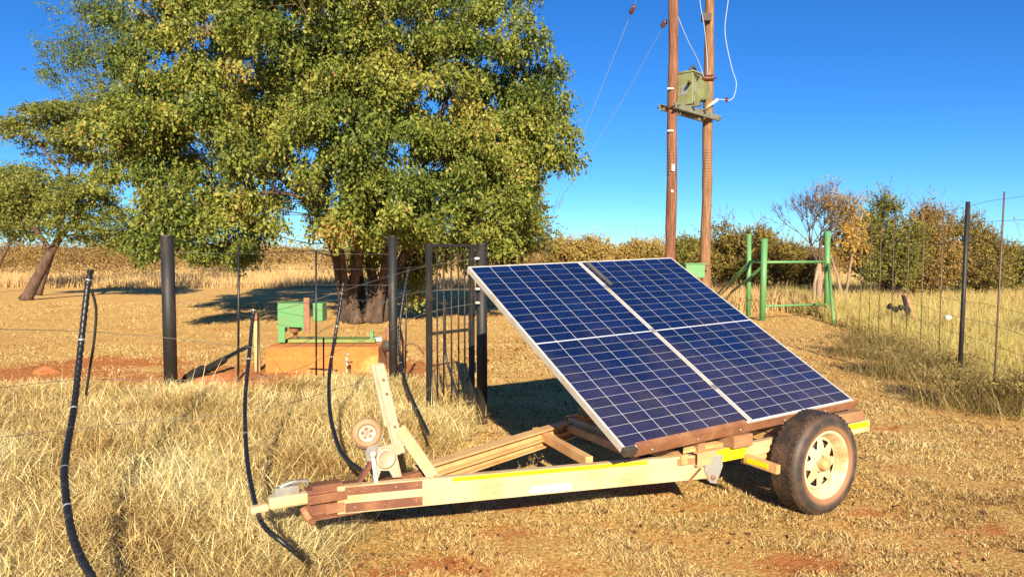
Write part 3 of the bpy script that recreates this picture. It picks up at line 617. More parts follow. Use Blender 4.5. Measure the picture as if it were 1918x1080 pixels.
    MB().tube([W(1345, 186, 16.6) - oo, W(1361, 188, 16.6) - oo], .01, 6).build('lead', M['cable'], A)
    pr = [(0, -.07), (.012, -.07), (.014, -.03), (.035, -.025), (.035, 0), (.02, .005), (.034, .01), (.034, .03), (.018, .035), (.03, .04), (.03, .055), (0, .06)]
    MB().lathe(W(1361, 187, 16.6) - oo, (0, 0, 1), pr, 14).build('insulator', M['ceramic'], A)
transformer()
def curve(pts, r, name, mat, label=None, cat=None, parent=None, seg=7, sub=8, group=None, rad=None):
    """smooth pipe through points; top level with its own origin when no parent"""
    pts = [Vector(p) for p in pts]; k = len(pts); o = Vector((0, 0, 0)) if parent else pts[0].copy(); sm = []
    for i in range(k - 1):
        p0, p1, p2, p3 = pts[max(i - 1, 0)], pts[i], pts[i + 1], pts[min(i + 2, k - 1)]
        for t in np.linspace(0, 1, sub + 1)[:-1]:
            sm.append(.5 * ((2 * p1) + (p2 - p0) * t + (2 * p0 - 5 * p1 + 4 * p2 - p3) * t * t + (3 * p1 - p0 - 3 * p2 + p3) * t ** 3))
    sm.append(pts[-1]); ob = MB().tube([p - o for p in sm], r, seg).build(name, mat, parent)
    if not parent: ob.location = o; tag(ob, label, cat, group)
    return ob, sm
curve([W(1366, -40, 16.6), W(1364, 0, 16.6), W(1358, 60, 16.6), W(1370, 125, 16.6), W(1379, 155, 16.6), W(1374, 182, 16.6), W(1361, 190, 16.6)], .008, 'power_cable', M['cable'], 'pale cable curving down to the surge arrester right of the poles', 'cable')
curve([W(1258, -30, 15.4), W(1268, 25, 15.45), W(1288, 75, 15.7), W(1308, 115, 16), W(1318, 145, 16.1)], .008, 'power_cable', M['cable'], 'pale cable sagging from the left pole down to the transformer', 'cable')
curve([W(1308, -30, 16.6), W(1312, 10, 16.55), W(1319, 50, 16.5), W(1324, 100, 16.5), W(1326, 152, 16.4)], .006, 'power_cable', M['cable'], 'pale cable running straight down in front of right utility pole', 'cable')
def stay(pts, ins, label):
    root = empty('stay_wire', pts[-1]); tag(root, label, 'wire', 'stay wires of the utility poles'); o = root.location
    MB().tube([Vector(p) - o for p in pts], .0045, 6).build('cable', M['stay'], root)
    p, q = Vector(ins[0]) - o, Vector(ins[1]) - o
    MB().tube([p, p.lerp(q, .25), p.lerp(q, .5), p.lerp(q, .75), q], [.02, .06, .04, .06, .02], 10).build('insulator', M['ceramic'], root)
g1 = Vector((1.15, 19.5, 0)); t1 = P1f(8.6); t2 = P1f(7.0)
stay([Vector(W(1196, -10, 16.3)) + (Vector(W(1196, -10, 16.3)) - Vector(W(1035, 395, 19))).normalized() * 1.5, W(1196, -10, 16.3), W(1035, 395, 19), Vector((.2, 20.2, 0))], (W(1189, 10, 16.35), W(1180, 27, 16.45)), 'thin stay wire farther left with brown insulator near the top')
stay([P1f(6.55), W(1245, 45, 15.7), W(1165, 190, 16.9), W(1040, 390, 18.6), Vector((.6, 20, 0))], (W(1248, 38, 15.7), W(1239, 52, 15.75)), 'thin stay wire fixed to the left pole with dark insulator')
def meterbox():
    c = W(1300, 507, 16.3); root = empty('meter_box', (c.x, c.y, 0)); tag(root, 'green metal meter box on a post beside the right utility pole', 'meter box'); z = c.z
    MB().box((0, 0, z), (.42, .25, .3)).build('cabinet', M['green'], root, .01)
    MB().box((0, 0, z + .16), (.47, .3, .02)).build('lid', M['green'], root)
    MB().bar((0, .05, 0), (0, .05, z - .15), .06, .06, (0, 1, 0)).build('post', M['green'], root)
    MB().box((.3, .12, z + .11), (.22, .02, .03)).build('strap', M['dark'], root)
meterbox()

# ---------------------------------------------------------------- green gateway
def gateway():
    B = G(1428, 600); A = G(1402, 592); C = G(1549, 594)
    root = empty('green_gateway', B); tag(root, 'faded green pipe gateway with braced posts at the yard corner', 'gateway')
    def post(g, px, ptop, r, mat=M['green']):
        t = W(px, ptop, g.y); h = t.z; MB().tube([g - B - Vector((0, 0, .1)), g - B + Vector((t.x - g.x, 0, h))], r, 16).build('post', mat, root); return g - B, h
    a, ha = post(A, 1403, 438, .06); b_, hb = post(B, 1432, 447, .075); c, hc = post(C, 1550, 433, .07)
    zr = W(1480, 491, B.y).z; zl = W(1480, 573, B.y).z
    def T(v, z): return Vector((v.x, v.y, z))
    MB().tube([T(b_, zr), T(c, zr)], .034, 12).build('rail', M['green'], root)
    MB().tube([T(b_, zl), T(c, zl - .02)], .03, 12).build('rail', M['green'], root)
    MB().tube([T(a, zr), T(b_, zr)], .034, 12).build('rail', M['green'], root)
    g = G(1338, 556); 
    MB().tube([T(a, zr - .03), G(1343, 562) - B], .034, 10).build('brace', M['green'], root)
    MB().tube([T(a, zr - .02), G(1337, 556) - B], .03, 10).build('brace', M['green'], root)
    MB().tube([T(b_, zr - .1), G(1346, 566) - B], .034, 10).build('brace', M['green'], root)
    MB().tube([T(c, zr - .02), G(1562, 608) - B], .034, 10).build('brace', M['green'], root)
    for g_, z in ((a, .42),): MB().lathe(T(g_, z), (0, 0, 1), [(.062, -.02), (.066, 0), (.062, .02)], 16).build('band', M['dark'], root)
gateway()

M['dropper'] = paint('dull brown dropper steel', (.09, .06, .045), (.15, .09, .06))
# ---------------------------------------------------------------- right fence
def rfence():
    root = empty('game_fence', (5.3, 8.7, 0)); tag(root, 'tall wire game fence with thin posts along the right side', 'fence'); o = root.location
    def fx(y): return 8.3 - .28 * (19.4 - y)
    H = 2.2
    D = lambda px: next(y for y in np.arange(4, 30, .01) if 959 + F * fx(y) / y < px)
    def post(px, r, top=H, lean=0, mat=M['black'], nm='post'):
        y = D(px); b = Vector((fx(y), y, -.1)); MB().tube([b - o, b - o + Vector((lean, 0, top + .1))], r, 10).build(nm, mat, root)
    post(1803, .025, 2.24, .04); post(1868, .009, 2.27, .05, M['dropper'], 'dropper')
    for px in (1763, 1728, 1700, 1672, 1648, 1630, 1612): post(px, .006, 2.2, .01, M['dropper'], 'dropper')
    
    for i, z in enumerate((2.2, 1.98, 1.77, 1.55, 1.32, 1.1, .9, .7, .5, .3)):
        pts = []
        for k in range(25):
            y = 5 + (19.3 - 5) * k / 24; pts.append(Vector((fx(y), y, z - .03 * abs(math.sin(y * 1.2)))) - o)
        MB().tube(pts, .002, 5).build('wire', M['wire'], root)
rfence()
def rightbits():
    g = W(1702, 580, 15.5); g.z = 0
    r = empty('leaning_stump', g); tag(r, 'brown stump leaning left in grass beyond the right fence', 'stump')
    MB().tube([Vector((.12, 0, -.05)), Vector((.06, 0, .3)), Vector((-.03, 0, .6)), Vector((-.1, .02, .78))], [.12, .1, .08, .06], 12).build('wood', M['wood'], r)
    MB().tube([Vector((0.02, -.08, .05)), Vector((-.08, -.06, .5)), Vector((-.14, -.05, .75))], [.06, .05, .03], 10).build('bark_flap', M['char'], r)
    a = W(1668, 577, 15.2); b = W(1702, 583, 15.2); a.z = max(a.z, .3)
    o, _ = curve([W(1664, 572, 15.2), W(1678, 579, 15.2), W(1690, 576, 15.2), W(1706, 584, 15.2)], [.05 + .02 * math.sin(i) for i in range(25)], 'fallen_log', M['char'], 'blackened log lying left of the leaning stump', 'log')
    c = W(1776, 595, 13.5); m = MB().lathe(c - c, (0, .3, 1), [(0, -.05), (.05, -.04), (.065, 0), (.05, .04), (0, .055)], 12); ob = m.build('white_container', M['white'], None); ob.location = c; tag(ob, 'small round white plastic container caught in right side grass', 'container')
rightbits()

# ---------------------------------------------------------------- left fence, gate, pipes
def lfence():
    root = empty('wire_fence', (-4.2, 9.0, 0)); tag(root, 'rickety wire fence with black steel posts on the left', 'fence'); o = root.location
    def post(px0, ptop, px1, D, r):
        t = W(px0, ptop, D); b = W(px1, 715, D); b = Vector((t.x + (b.x - t.x) * 1.0, D, -.1))
        MB().lathe((0, 0, 0), (0, 0, 1), [(0, 0), (1, 0)], 3) if False else None
        p = MB().tube([b - o, t - o - Vector((0, 0, .004))], r, 20).build('post', M['black'], root)
        MB().lathe(t - o - Vector((0, 0, .004)), (0, 0, 1), [(r + .004, -.012), (r + .004, .003), (0, .006)], 20).build('cap', M['black'], p)
        return t
    post(313, 441, 320, 9.0, .078); post(735, 441, 737, 8.3, .049); post(902, 455, 903, 7.08, .052)
    for px0, pt, px1, D, r in ((447, 458, 446, 9.15, .014), (592, 470, 592, 8.7, .011), (606, 632, 606, 9.3, .011), (763, 500, 757, 7.7, .008)):
        t = W(px0, pt, D); b = W(px1, 700, D); MB().tube([Vector((b.x, D, 0)) - o, t - o], r, 8).build('dropper', M['hose'], root)
    def wire(P, r=.0022):
        curve([Vector(W(*p)) - o for p in P], r, 'wire', M['wire'], parent=root, seg=5, sub=4)
    # run between the thick posts
    wire([(318, 472, 9), (446, 475, 9.1), (592, 475, 8.7), (736, 476, 8.3)]); wire([(318, 500, 9), (446, 503, 9.1), (592, 504, 8.7), (736, 503, 8.3), (803, 496, 7.3)])
    wire([(318, 535, 9), (446, 532, 9.1), (592, 533, 8.7), (736, 534, 8.3)]); wire([(318, 564, 9), (380, 572, 9.05), (446, 588, 9.1), (475, 590, 6), (560, 570, 6.2), (640, 545, 6.2), (736, 515, 6.6), (800, 498, 6.9), (895, 484, 7.05)])
    wire([(592, 563, 8.7), (660, 562, 8.5), (736, 565, 8.3)])
    # near run through the black pipes
    wire([(-700, 600, 3.9), (-60, 612, 4.3), (0, 616, 4.4), (153, 620, 4.7), (310, 632, 4.9), (470, 650, 5.1), (560, 645, 5.3), (628, 605, 6.1), (736, 560, 6.6), (800, 545, 6.9), (895, 541, 7.05)])
    wire([(-700, 760, 3.9), (-60, 732, 4.3), (0, 726, 4.4), (143, 711, 4.7), (310, 711, 4.9), (461, 711, 5.1), (560, 690, 5.3), (625, 660, 6.1), (736, 615, 6.6), (800, 585, 6.9), (895, 567, 7.05)])
    wire([(-700, 880, 3.9), (-60, 822, 4.3), (0, 818, 4.4), (134, 803, 4.7), (310, 785, 4.9), (458, 773, 5.1), (560, 750, 5.3), (622, 730, 6.1), (740, 700, 6.6), (806, 684, 6.9)])
    wire([(130, 800, 4.7), (112, 770, 4.6), (95, 745, 4.6), (105, 738, 4.6), (130, 750, 4.65), (142, 770, 4.7)], .0016)
    for px, py in ((893, 484), (894, 541), (894, 567)):
        c = W(px, py, 6.99) - o; MB().lathe(c, (1, -.3, 0), [(0, -.022), (.011, -.02), (.014, 0), (.011, .02), (0, .03)], 10).build('insulator', M['plastic'], root)
lfence()
def gate():
    DL, DR = 6.9, 7.33; a = W(803, 456, DL); b = W(883, 461, DR); d = Vector((b.x - a.x, DR - DL, 0)); Ln = d.length; dn = d.normalized()
    root = empty('steel_gate', (a.x, DL, 0), math.atan2(dn.y, dn.x)); tag(root, 'narrow black barred steel gate standing by the right fence post', 'gate')
    H = a.z; st = .032
    m = MB(); m.box((0, 0, (H + .05) / 2), (.046, .046, H - .05)).box((Ln, 0, (H + .1) / 2), (.046, .046, H - .1))
    m.box((Ln / 2, 0, H - .0165), (Ln - .0465, .03, .03)); m.box((Ln / 2, 0, .15), (Ln - .0465, .03, .03)); m.build('frame', M['black'], root, .003)
    z = W(803, 625, DL).z; MB().box((Ln / 2, -.004, z), (Ln - .047, .02, .03)).build('cross_rail', M['black'], root)
    for k, t in enumerate((.2, .36, .53, .7, .85)):
        MB().tube([(Ln * t, .012 * (1 if k != 1 else 2), .15), (Ln * t, .012, H - .03)], .0085, 8).build('bar', M['black'], root)
    MB().box((Ln + .035, 0, 1.2), (.03, .03, .1)).box((Ln + .035, 0, .5), (.03, .03, .1)).build('hinge', M['galv'], root)
gate()
def pipe(P, r, label, corr=True, ties=()):
    pts = [W(*p) for p in P]; root = empty('black_pipe', (pts[-1].x, pts[-1].y, 0)); tag(root, label, 'pipe', 'black plastic pipes hung on the left fence'); o = root.location
    sm = []; k = len(pts); sub = 40
    for i in range(k - 1):
        p0, p1, p2, p3 = pts[max(i - 1, 0)], pts[i], pts[i + 1], pts[min(i + 2, k - 1)]
        for t in np.linspace(0, 1, sub + 1)[:-1]:
            sm.append(.5 * ((2 * p1) + (p2 - p0) * t + (2 * p0 - 5 * p1 + 4 * p2 - p3) * t * t + (3 * p1 - p0 - 3 * p2 + p3) * t ** 3) - o)
    sm.append(pts[-1] - o); L = 0; rr = []
    for i, p in enumerate(sm):
        if i: L += (p - sm[i - 1]).length
        rr.append(r * (1 + (.1 * (1 if (L % .042) < .02 else -.5) if corr else 0)))
    MB().tube(sm, rr, 12).build('tube', M['hose'], root)
    for t in ties:
        i = int(t * (len(sm) - 1)); d = (sm[min(i + 1, len(sm) - 1)] - sm[i - 1]); MB().lathe(sm[i], d, [(r * 1.02, -.006), (r * 1.25, 0), (r * 1.02, .006)], 12).build('wire_tie', M['galv'], root)
    return root
pipe([(170, 505, 4.6), (163, 545, 4.6), (150, 660, 4.45), (139, 760, 4.2), (124, 850, 3.8), (121, 900, 3.6), (132, 985, 3.3), (150, 1040, 3.15), (182, 1095, 3.0), (235, 1180, 3.1)], .0172, 'thick black corrugated pipe at far left, curving down off the picture', ties=(.07, .2, .34, .5, .62))
pipe([(476, 572, 5.3), (474, 590, 5.3), (467, 660, 5.1), (459, 755, 4.75), (462, 850, 4.2), (474, 925, 3.8), (492, 980, 3.5), (530, 1015, 3.4), (570, 1048, 3.5), (592, 1075, 3.8)], .0125, 'black ribbed pipe just left of the trailer hitch', ties=(.08, .24, .4, .6))
pipe([(643, 530, 6.3), (636, 580, 6.2), (626, 640, 6.1), (617, 700, 5.8), (618, 770, 5.2), (632, 830, 4.7), (650, 860, 4.4), (676, 880, 4.2)], .0135, 'black pipe hanging behind the trailer winch', ties=(.07, .22, .36))
pipe([(766, 500, 7.6), (755, 560, 7.6), (748, 620, 7.5), (750, 680, 7.3), (765, 730, 6.6), (785, 775, 5.9), (802, 812, 5.3)], .014, 'thin black pipe curving down right of middle fence post', ties=(.5, .8))
pipe([(834, 560, 7.2), (833, 620, 7.2), (836, 670, 7.2), (848, 710, 7.1), (858, 745, 7.0)], .012, 'short thin black pipe seen through the gate bars', False)
pipe([(171, 541, 4.58), (180, 580, 4.6), (176, 640, 4.6), (168, 690, 4.6), (161, 740, 4.6)], .008, 'slender black tube looping beside the far left pipe', False)

# charred log, stake, rock, mounds
curve([W(352, 712, 9.35), W(375, 695, 9.6), W(392, 690, 9.75), W(420, 673, 10.1)], [.085, .08, .09, .08, .085, .075, .08, .07, .06, .075, .07, .065, .06, .05, .05, .055, .05, .05, .06, .05, .05, .045, .05, .05, .05], 'charred_log', M['char'], 'charred log propped on red soil right of the thick left post', 'log')
def stake():
    b = G(483, 695); r = empty('wooden_stake', b); tag(r, 'pale upright wooden stake with a red brown tip by the orange block', 'stake')
    t = W(480, 585, b.y) - b; MB().bar((0, 0, -.05), t * .86, .07, .05, (0, 1, 0)).build('shaft', M['yellowwood'], r, .004)
    MB().tube([t * .86, t * .93, t], [.03, .03, .008], 8).build('tip', M['rust'], r)
    c = b + Vector((.2, .1, 0)); curve([c, c + Vector((.05, 0, .08)), c + Vector((.14, 0, .2)), c + Vector((.15, .02, .33))], .022, 'dark_stick', M['char'], 'short dark bent stick leaning on the orange concrete block', 'stick')
stake()
def mound(px, py, r, h, label, seed):
    g = G(px, py); m = MB(); rr = np.random.default_rng(seed); n = 22; V = [(0, 0, h)]; 
    for j, t in enumerate((.3, .6, .85, 1.1)):
        for k in range(n):
            a = 6.283 * k / n; q = r * t * (1 + .18 * rr.normal()); V.append((q * math.cos(a), q * math.sin(a) * .7, h * (1 - t ** 1.3) + .03 * h * rr.normal() - (.02 if j == 3 else 0)))
    Fc = [(0, 1 + k, 1 + (k + 1) % n) for k in range(n)] + [(1 + j * n + k, 1 + (j + 1) * n + k, 1 + (j + 1) * n + (k + 1) % n, 1 + j * n + (k + 1) % n) for j in range(3) for k in range(n)]
    m.add(V, Fc, True); o = m.build('soil_mound', M['soil'], None); o.location = g; tag(o, label, 'mound')
M['soil'] = paint('red soil', (.5, .18, .06), (.3, .1, .035), .4, .65, 4, .95, 0, (1, 1, 1), .9)
mound(86, 698, .2, .1, 'small brown red soil heap on bare earth at far left', 1)
mound(440, 712, .6, .12, 'orange soil heap under the charred log', 2)

# ---------------------------------------------------------------- pump block
def pumpblock():
    a = G(497, 697); b = G(712, 694); d = Vector((b.x - a.x, 0, 0)); Ln = d.length
    root = empty('concrete_block', a); tag(root, 'orange stained concrete plinth under the green pump', 'plinth')
    m = MB(); H = .35; V = []
    r2 = np.random.default_rng(5); nx, nz = 26, 5
    m.prof((0, 0, 0), (Ln, 0, 0), [(0, -.1), (0, .18), (-.02, .2), (-.02, H), (-1.2, H), (-1.2, -.1)], (0, 0, 1))
    o = m.build('block', M['concrete'], root, .015)
    MB().box((.18 + Ln / 2, .35, H + .0), (.01, .01, .01)).build('bolt', M['rust'], root)
    P = empty('pump_head', a + Vector((.2, .55, .35))); tag(P, 'green metal borehole pump guard on its olive base frame', 'pump'); z0 = 0
    q = lambda px, py: W(px, py, P.location.y) - P.location
    Lb = q(706, 630).x
    m = MB(); m.box((Lb / 2 + .0, 0, .035), (Lb, .34, .05)); m.build('base_frame', M['olive'], P, .006)
    MB().box((Lb - .05, -.12, .1), (.05, .06, .14)).build('bracket', M['green'], P)
    MB().box((Lb + .02, .02, .04), (.1, .1, .05)).build('white_clip', M['white'], P)
    x0 = q(529, 600).x; x1 = q(577, 600).x; zt = q(550, 567).z; zb = q(550, 610).z; zz = q(540, 632).z
    m = MB(); m.poly([(x0, -.22, .02), (x0 + .1, -.22, .02), (x0 + .1, -.22, zb), (x1 - .03, -.22, zb), (x1 - .03, -.22, zb - .07), (x1, -.22, zb - .05), (x1, -.22, zt), (x0 + .02, -.22, zt + .01), (x0, -.22, zt - .03)], .02, (0, 1, 0))
    m.box(((x0 + x1) / 2, 0, zt + .0), (x1 - x0 - .01, .4, .018)); m.box((x0 + .006, .0, (zt + .1) / 2 + .03), (.014, .4, zt - .12)); m.build('guard', M['green'], P, .003)
    x2 = q(587, 600).x; MB().box(((x1 + x2) / 2 + .01, -.23, (zt + zb) / 2 + .01), (x2 - x1, .03, zt - zb + .16)).build('rusty_upright', M['rust'], P)
    x3 = q(606, 600).x; MB().box(((x2 + x3) / 2 + .01, .05, zt - .13), (x3 - x2 - .005, .26, .26)).build('belt_cover', M['green'], P, .01)
    MB().lathe((x0 + .2, 0, zb - .03), (0, 1, 0), [(0, -.16), (.06, -.16), (.06, .16), (0, .16)], 16).build('motor_shaft', M['rust'], P)
    MB().tube([(x0 + .2, -.05, .05), (x0 + .2, -.05, zb)], .03, 10).build('riser_pipe', M['rust'], P)
    # dark valve assembly at the right end of the plinth
    c = G(728, 690); V = empty('valve_assembly', c); tag(V, 'dark rusty pipe valve standing at the right end of the plinth', 'valve')
    MB().tube([(0, 0, 0), (0, 0, .5), (-.02, 0, .6)], .035, 12).build('riser', M['rust'], V)
    MB().lathe((-.02, 0, .33), (0, 1, 0), [(0, -.08), (.07, -.08), (.08, -.02), (.08, .02), (.07, .08), (0, .08)], 16).build('body', M['dark'], V)
    MB().tube([(-.02, 0, .58), (.06, 0, .62), (.16, 0, .58), (.2, 0, .4), (.24, .02, .0)], .02, 10).build('elbow', M['rust'], V)
    MB().tube([(.2, 0, .3), (.3, 0, .36), (.42, 0, .33), (.5, 0, .2)], .006, 6).build('loose_cable', M['hose'], V)
pumpblock()
# half-buried rod and tap in front of the plinth
def tap():
    g = G(650, 705); r = empty('water_tap', g); tag(r, 'small dusty tap on a short standpipe before the plinth', 'tap')
    MB().tube([(0, 0, 0), (0, 0, .26)], .02, 10).build('standpipe', M['pale'], r)
    MB().tube([(0, 0, .2), (.02, -.08, .22), (.03, -.13, .16)], .016, 8).build('spout', M['galv'], r)
    MB().tube([(-.03, 0, .29), (.04, 0, .31)], .009, 8).build('handle', M['galv'], r)
tap()
curve([W(578, 690, 9.2), W(600, 691, 9.15), W(632, 693, 9.1)], .012, 'steel_rod', M['char'], 'thin black rod lying against the foot of the plinth', 'rod')

# ---------------------------------------------------------------- trailer
TA = math.atan2(.515, .857); TO = Vector((-.683, 3.95, 0))
ux = Vector((math.cos(TA), math.sin(TA), 0)); uy = Vector((-math.sin(TA), math.cos(TA), 0))
def toL(p): d = Vector(p) - TO; return Vector((d.dot(ux), d.dot(uy), d.z))
def LY(px, py, y):                      # trailer-local point seen at pixel on the plane local y = const
    r = Vector(ray(px, py)); k = (y - (Vector((0, 0, CAMH)) - TO).dot(uy)) / r.dot(uy); return toL(Vector((0, 0, CAMH)) + r * k)
def LZ(px, py, z): return toL(G(px, py, z))
TR = empty('solar_trailer', TO, TA); tag(TR, 'cream two wheeled trailer carrying two tilted blue solar panels', 'trailer')
HW = .60
nose = toL(G(640, 945, .3)); nose.z = .375
nearend = Vector((1.86, -HW, .375)); farend = Vector((1.66, HW, .375))
# stacked channel beams: outline (side, up) with a groove
def chan(s=1):
    h = .072
    o = [(-.02, -h), (.022, -h), (.022, -.004), (.017, -.004), (.017, .004), (.022, .004), (.022, h), (-.02, h), (-.02, h - .008), (.012, h - .008), (.012, -h + .008), (-.02, -h + .008)]
    return [(x * s, y) for x, y in o]
ns = Vector((-.28, -.03, .37)); nbeam = (ns, nearend)
MB().prof(ns, nearend, chan(1)).build('drawbar_beam', M['cream'], TR)
fb = Vector((.22, .09, .375))
fo = [(-.05, -.06), (-.05, -.052), (-.008, -.052), (-.008, -.012), (-.05, -.012), (-.05, .0), (-.008, .0), (-.008, .05), (-.05, .05), (-.05, .062), (.03, .062), (.03, .05), (.002, .05), (.002, -.06)]
MB().prof(fb, farend, [(-x, y) for x, y in fo]).build('drawbar_beam', M['creamorange'], TR)
d1 = (nearend - ns).normalized(); n1 = Vector((d1.y, -d1.x, 0)).normalized()      # outward normal of near beam
def onbeam(px, py, off=.0225):           # local point on near beam's outer face at a pixel
    r = Vector(ray(px, py)); o_ = toL(Vector((0, 0, CAMH))); rl = Vector((r.dot(ux), r.dot(uy), r.z)); p0 = ns + n1 * off
    k = (p0 - o_).dot(n1) / rl.dot(n1); return o_ + rl * k
def plate(name, quad, mat, off=.0225, th=.003, bevel=0):
    return MB().poly([onbeam(px, py, off) for px, py in quad], th, n1).build(name, mat, TR, bevel)
def strip(name, x0, x1, za, zb, mat, th=.003, off=.0225):
    a = onbeam(x0, 900, off); b = onbeam(x1, 890, off); c = ns.z + (nearend.z - ns.z) * .5
    P = []
    for q, z in ((a, za), (b, za), (b, zb), (a, zb)):
        t = ((q - ns).dot(d1)); bz = ns.z + (nearend.z - ns.z) * t / (nearend - ns).length; P.append(Vector((q.x, q.y, bz + z)))
    return MB().poly(P, th, n1).build(name, mat, TR)
strip('brown_plate', 646, 791, .024, .066, M['brown']); strip('brown_plate', 646, 791, -.066, -.018, M['brown'])
strip('yellow_tape', 848, 1212, .046, .068, M['yellow'], .0015); strip('white_reflector', 994, 1071, -.062, -.022, M['white'], .0015)
strip('brown_plate', 1268, 1312, .02, .06, M['wood'], .002)
for px_, z_ in ((655, .045), (700, .047), (742, .045), (782, .045), (665, -.042), (720, -.043), (780, -.042)):
    q_ = onbeam(px_, 920, .0255); t_ = (q_ - ns).dot(d1); MB().lathe(Vector((q_.x, q_.y, ns.z + (nearend.z - ns.z) * t_ / (nearend - ns).length + z_)), n1, [(0, 0), (.0075, 0), (.0075, .005), (0, .006)], 8).build('bolt', M['rust'], TR)
# nose box
MB().prof(Vector((-.43, 0, .365)), Vector((-.16, -.02, .368)), [(-.055, -.078), (.055, -.078), (.055, -.072), (.012, -.06), (.012, .0), (.05, .006), (.05, .05), (.03, .056), (.03, .072), (-.055, .072)]).build('nose_channel', M['brown'], TR, .003)
MB().bar(Vector((-.41, 0, .445)), Vector((-.25, 0, .442)), .08, .03).build('nose_cap', M['brown'], TR, .004)
MB().box((-.3, -.058, .335), (.1, .006, .05)).build('weld_patch', M['rust'], TR, .002)
MB().bar(Vector((-.157, .01, .355)), Vector((.3, .06, .37)), .05, .11).build('tongue', M['brown'], TR, .004)
MB().bar(Vector((-.62, 0, .4)), Vector((-.42, 0, .398)), .055, .06).bar(Vector((-.62, 0, .385)), Vector((-.71, 0, .378)), .05, .04).build('coupling', M['cream'], TR, .012)
cp = [o for o in TR.children if o.name.startswith('coupling')][0]
MB().tube([Vector((-.6, .0, .43)), Vector((-.55, 0, .478)), Vector((-.5, 0, .49)), Vector((-.43, 0, .485)), Vector((-.42, 0, .46))], .009, 8).build('lever', M['galv'], cp)
MB().box(Vector((-.53, 0, .45)), (.12, .03, .045)).build('latch', M['galv'], cp)
MB().tube([(-.45, 0, .35), (-.43, -.02, .3), (-.4, -.03, .27)], .02, 8).build('chain_lug', M['rust'], TR)
# rails of the bed
RX0, RX1, RZ = 1.70, 3.36, .43
for s in (-1, 1):
    MB().prof(Vector((RX0 if s < 0 else 1.62, HW * s, RZ)), Vector((RX1, HW * s, RZ + .005)), [(-s * x, y) for x, y in [(-.02, -.04), (.02, -.04), (.02, .04), (-.02, .04), (-.02, .033), (.013, .033), (.013, -.033), (-.02, -.033)]]).build('side_rail', M['creamorange'] if s > 0 else M['cream'], TR)
MB().box((1.98, -HW - .0225, RZ), (.24, .004, .078)).build('yellow_tape', M['yellow'], TR)
MB().box((3.13, -HW - .0225, RZ + .02), (.42, .004, .036)).build('yellow_tape', M['yellow'], TR)
for x in (1.64, 2.5, 3.32): MB().box((x, 0, RZ), (.05, 2 * HW - .045, .06)).build('cross_member', M['creamorange'], TR, .003)
# diagonal brace between the drawbars
ba = LZ(1003, 806, .39); bb = LZ(1104, 862, .39)
ba = Vector((ba.x, ba.y, .385)); bb = Vector((bb.x, bb.y, .385)); bd = (bb - ba).normalized()
MB().bar(ba, bb, .05, .06).build('brace', M['creamorange'], TR, .003)
MB().bar(Vector((1.6, HW - .05, .40)), LZ(1190, 850, .40), .05, .05).build('brace', M['creamorange'], TR, .003)
# galvanised hinge plate where beam meets rail
hp = [onbeam(px, py, .026) for px, py in ((1319, 858), (1352, 850), (1353, 872), (1341, 905), (1329, 903), (1319, 880))]
MB().poly(hp, .006, n1).build('hinge_plate', M['galv'], TR, .002)
pc = onbeam(1335, 893, .033); MB().lathe(pc, n1, [(0, 0), (.013, 0), (.013, .01), (0, .01)], 14).build('bolt', M['rust'], TR)
q0 = onbeam(1286, 905, .023); q1 = onbeam(1312, 876, .023); MB().bar(q0 + n1 * .003, q1 + n1 * .003, .006, .012, n1.cross(Vector((0, 0, 1)))).build('weld_bar', M['brown'], TR)
# mudguard stub in front of the wheel
s0 = Vector((2.10, -HW - .022, .385)); s1 = Vector((2.10, -HW - .27, .375))
MB().bar(s0, s1, .035, .055).build('step_bracket', M['creamorange'], TR, .003)
MB().box((2.08, -HW - .13, .382), (.004, .16, .03)).build('yellow_tape', M['yellow'], TR)
MB().box((2.13, -HW + .0, .40), (.04, .05, .12)).build('spring_hanger', M['creamorange'], TR, .003)
MB().box((2.45, -HW + .03, .375), (.5, .06, .09)).build('axle_arm', M['creamorange'], TR, .005)
# timber packers and posts under the panel edge
MB().box((2.03, -HW + .08, .51), (.16, .3, .075)).build('timber_block', M['wood'], TR, .004)
MB().box((3.05, -HW + .1, .52), (.42, .28, .07)).build('timber_block', M['wood'], TR, .004)
MB().poly([(1.62, -HW + .02, .47), (1.95, -HW + .02, .47), (1.78, -HW + .16, .52)], .02, (0, 0, 1)).build('gusset', M['creamorange'], TR)
for x in (1.75, 2.5, 3.2):
    MB().bar(Vector((x, -HW, RZ + .07)), Vector((x, HW, RZ + .07)), .06, .06).build('bed_bearer', M['wood'], TR)
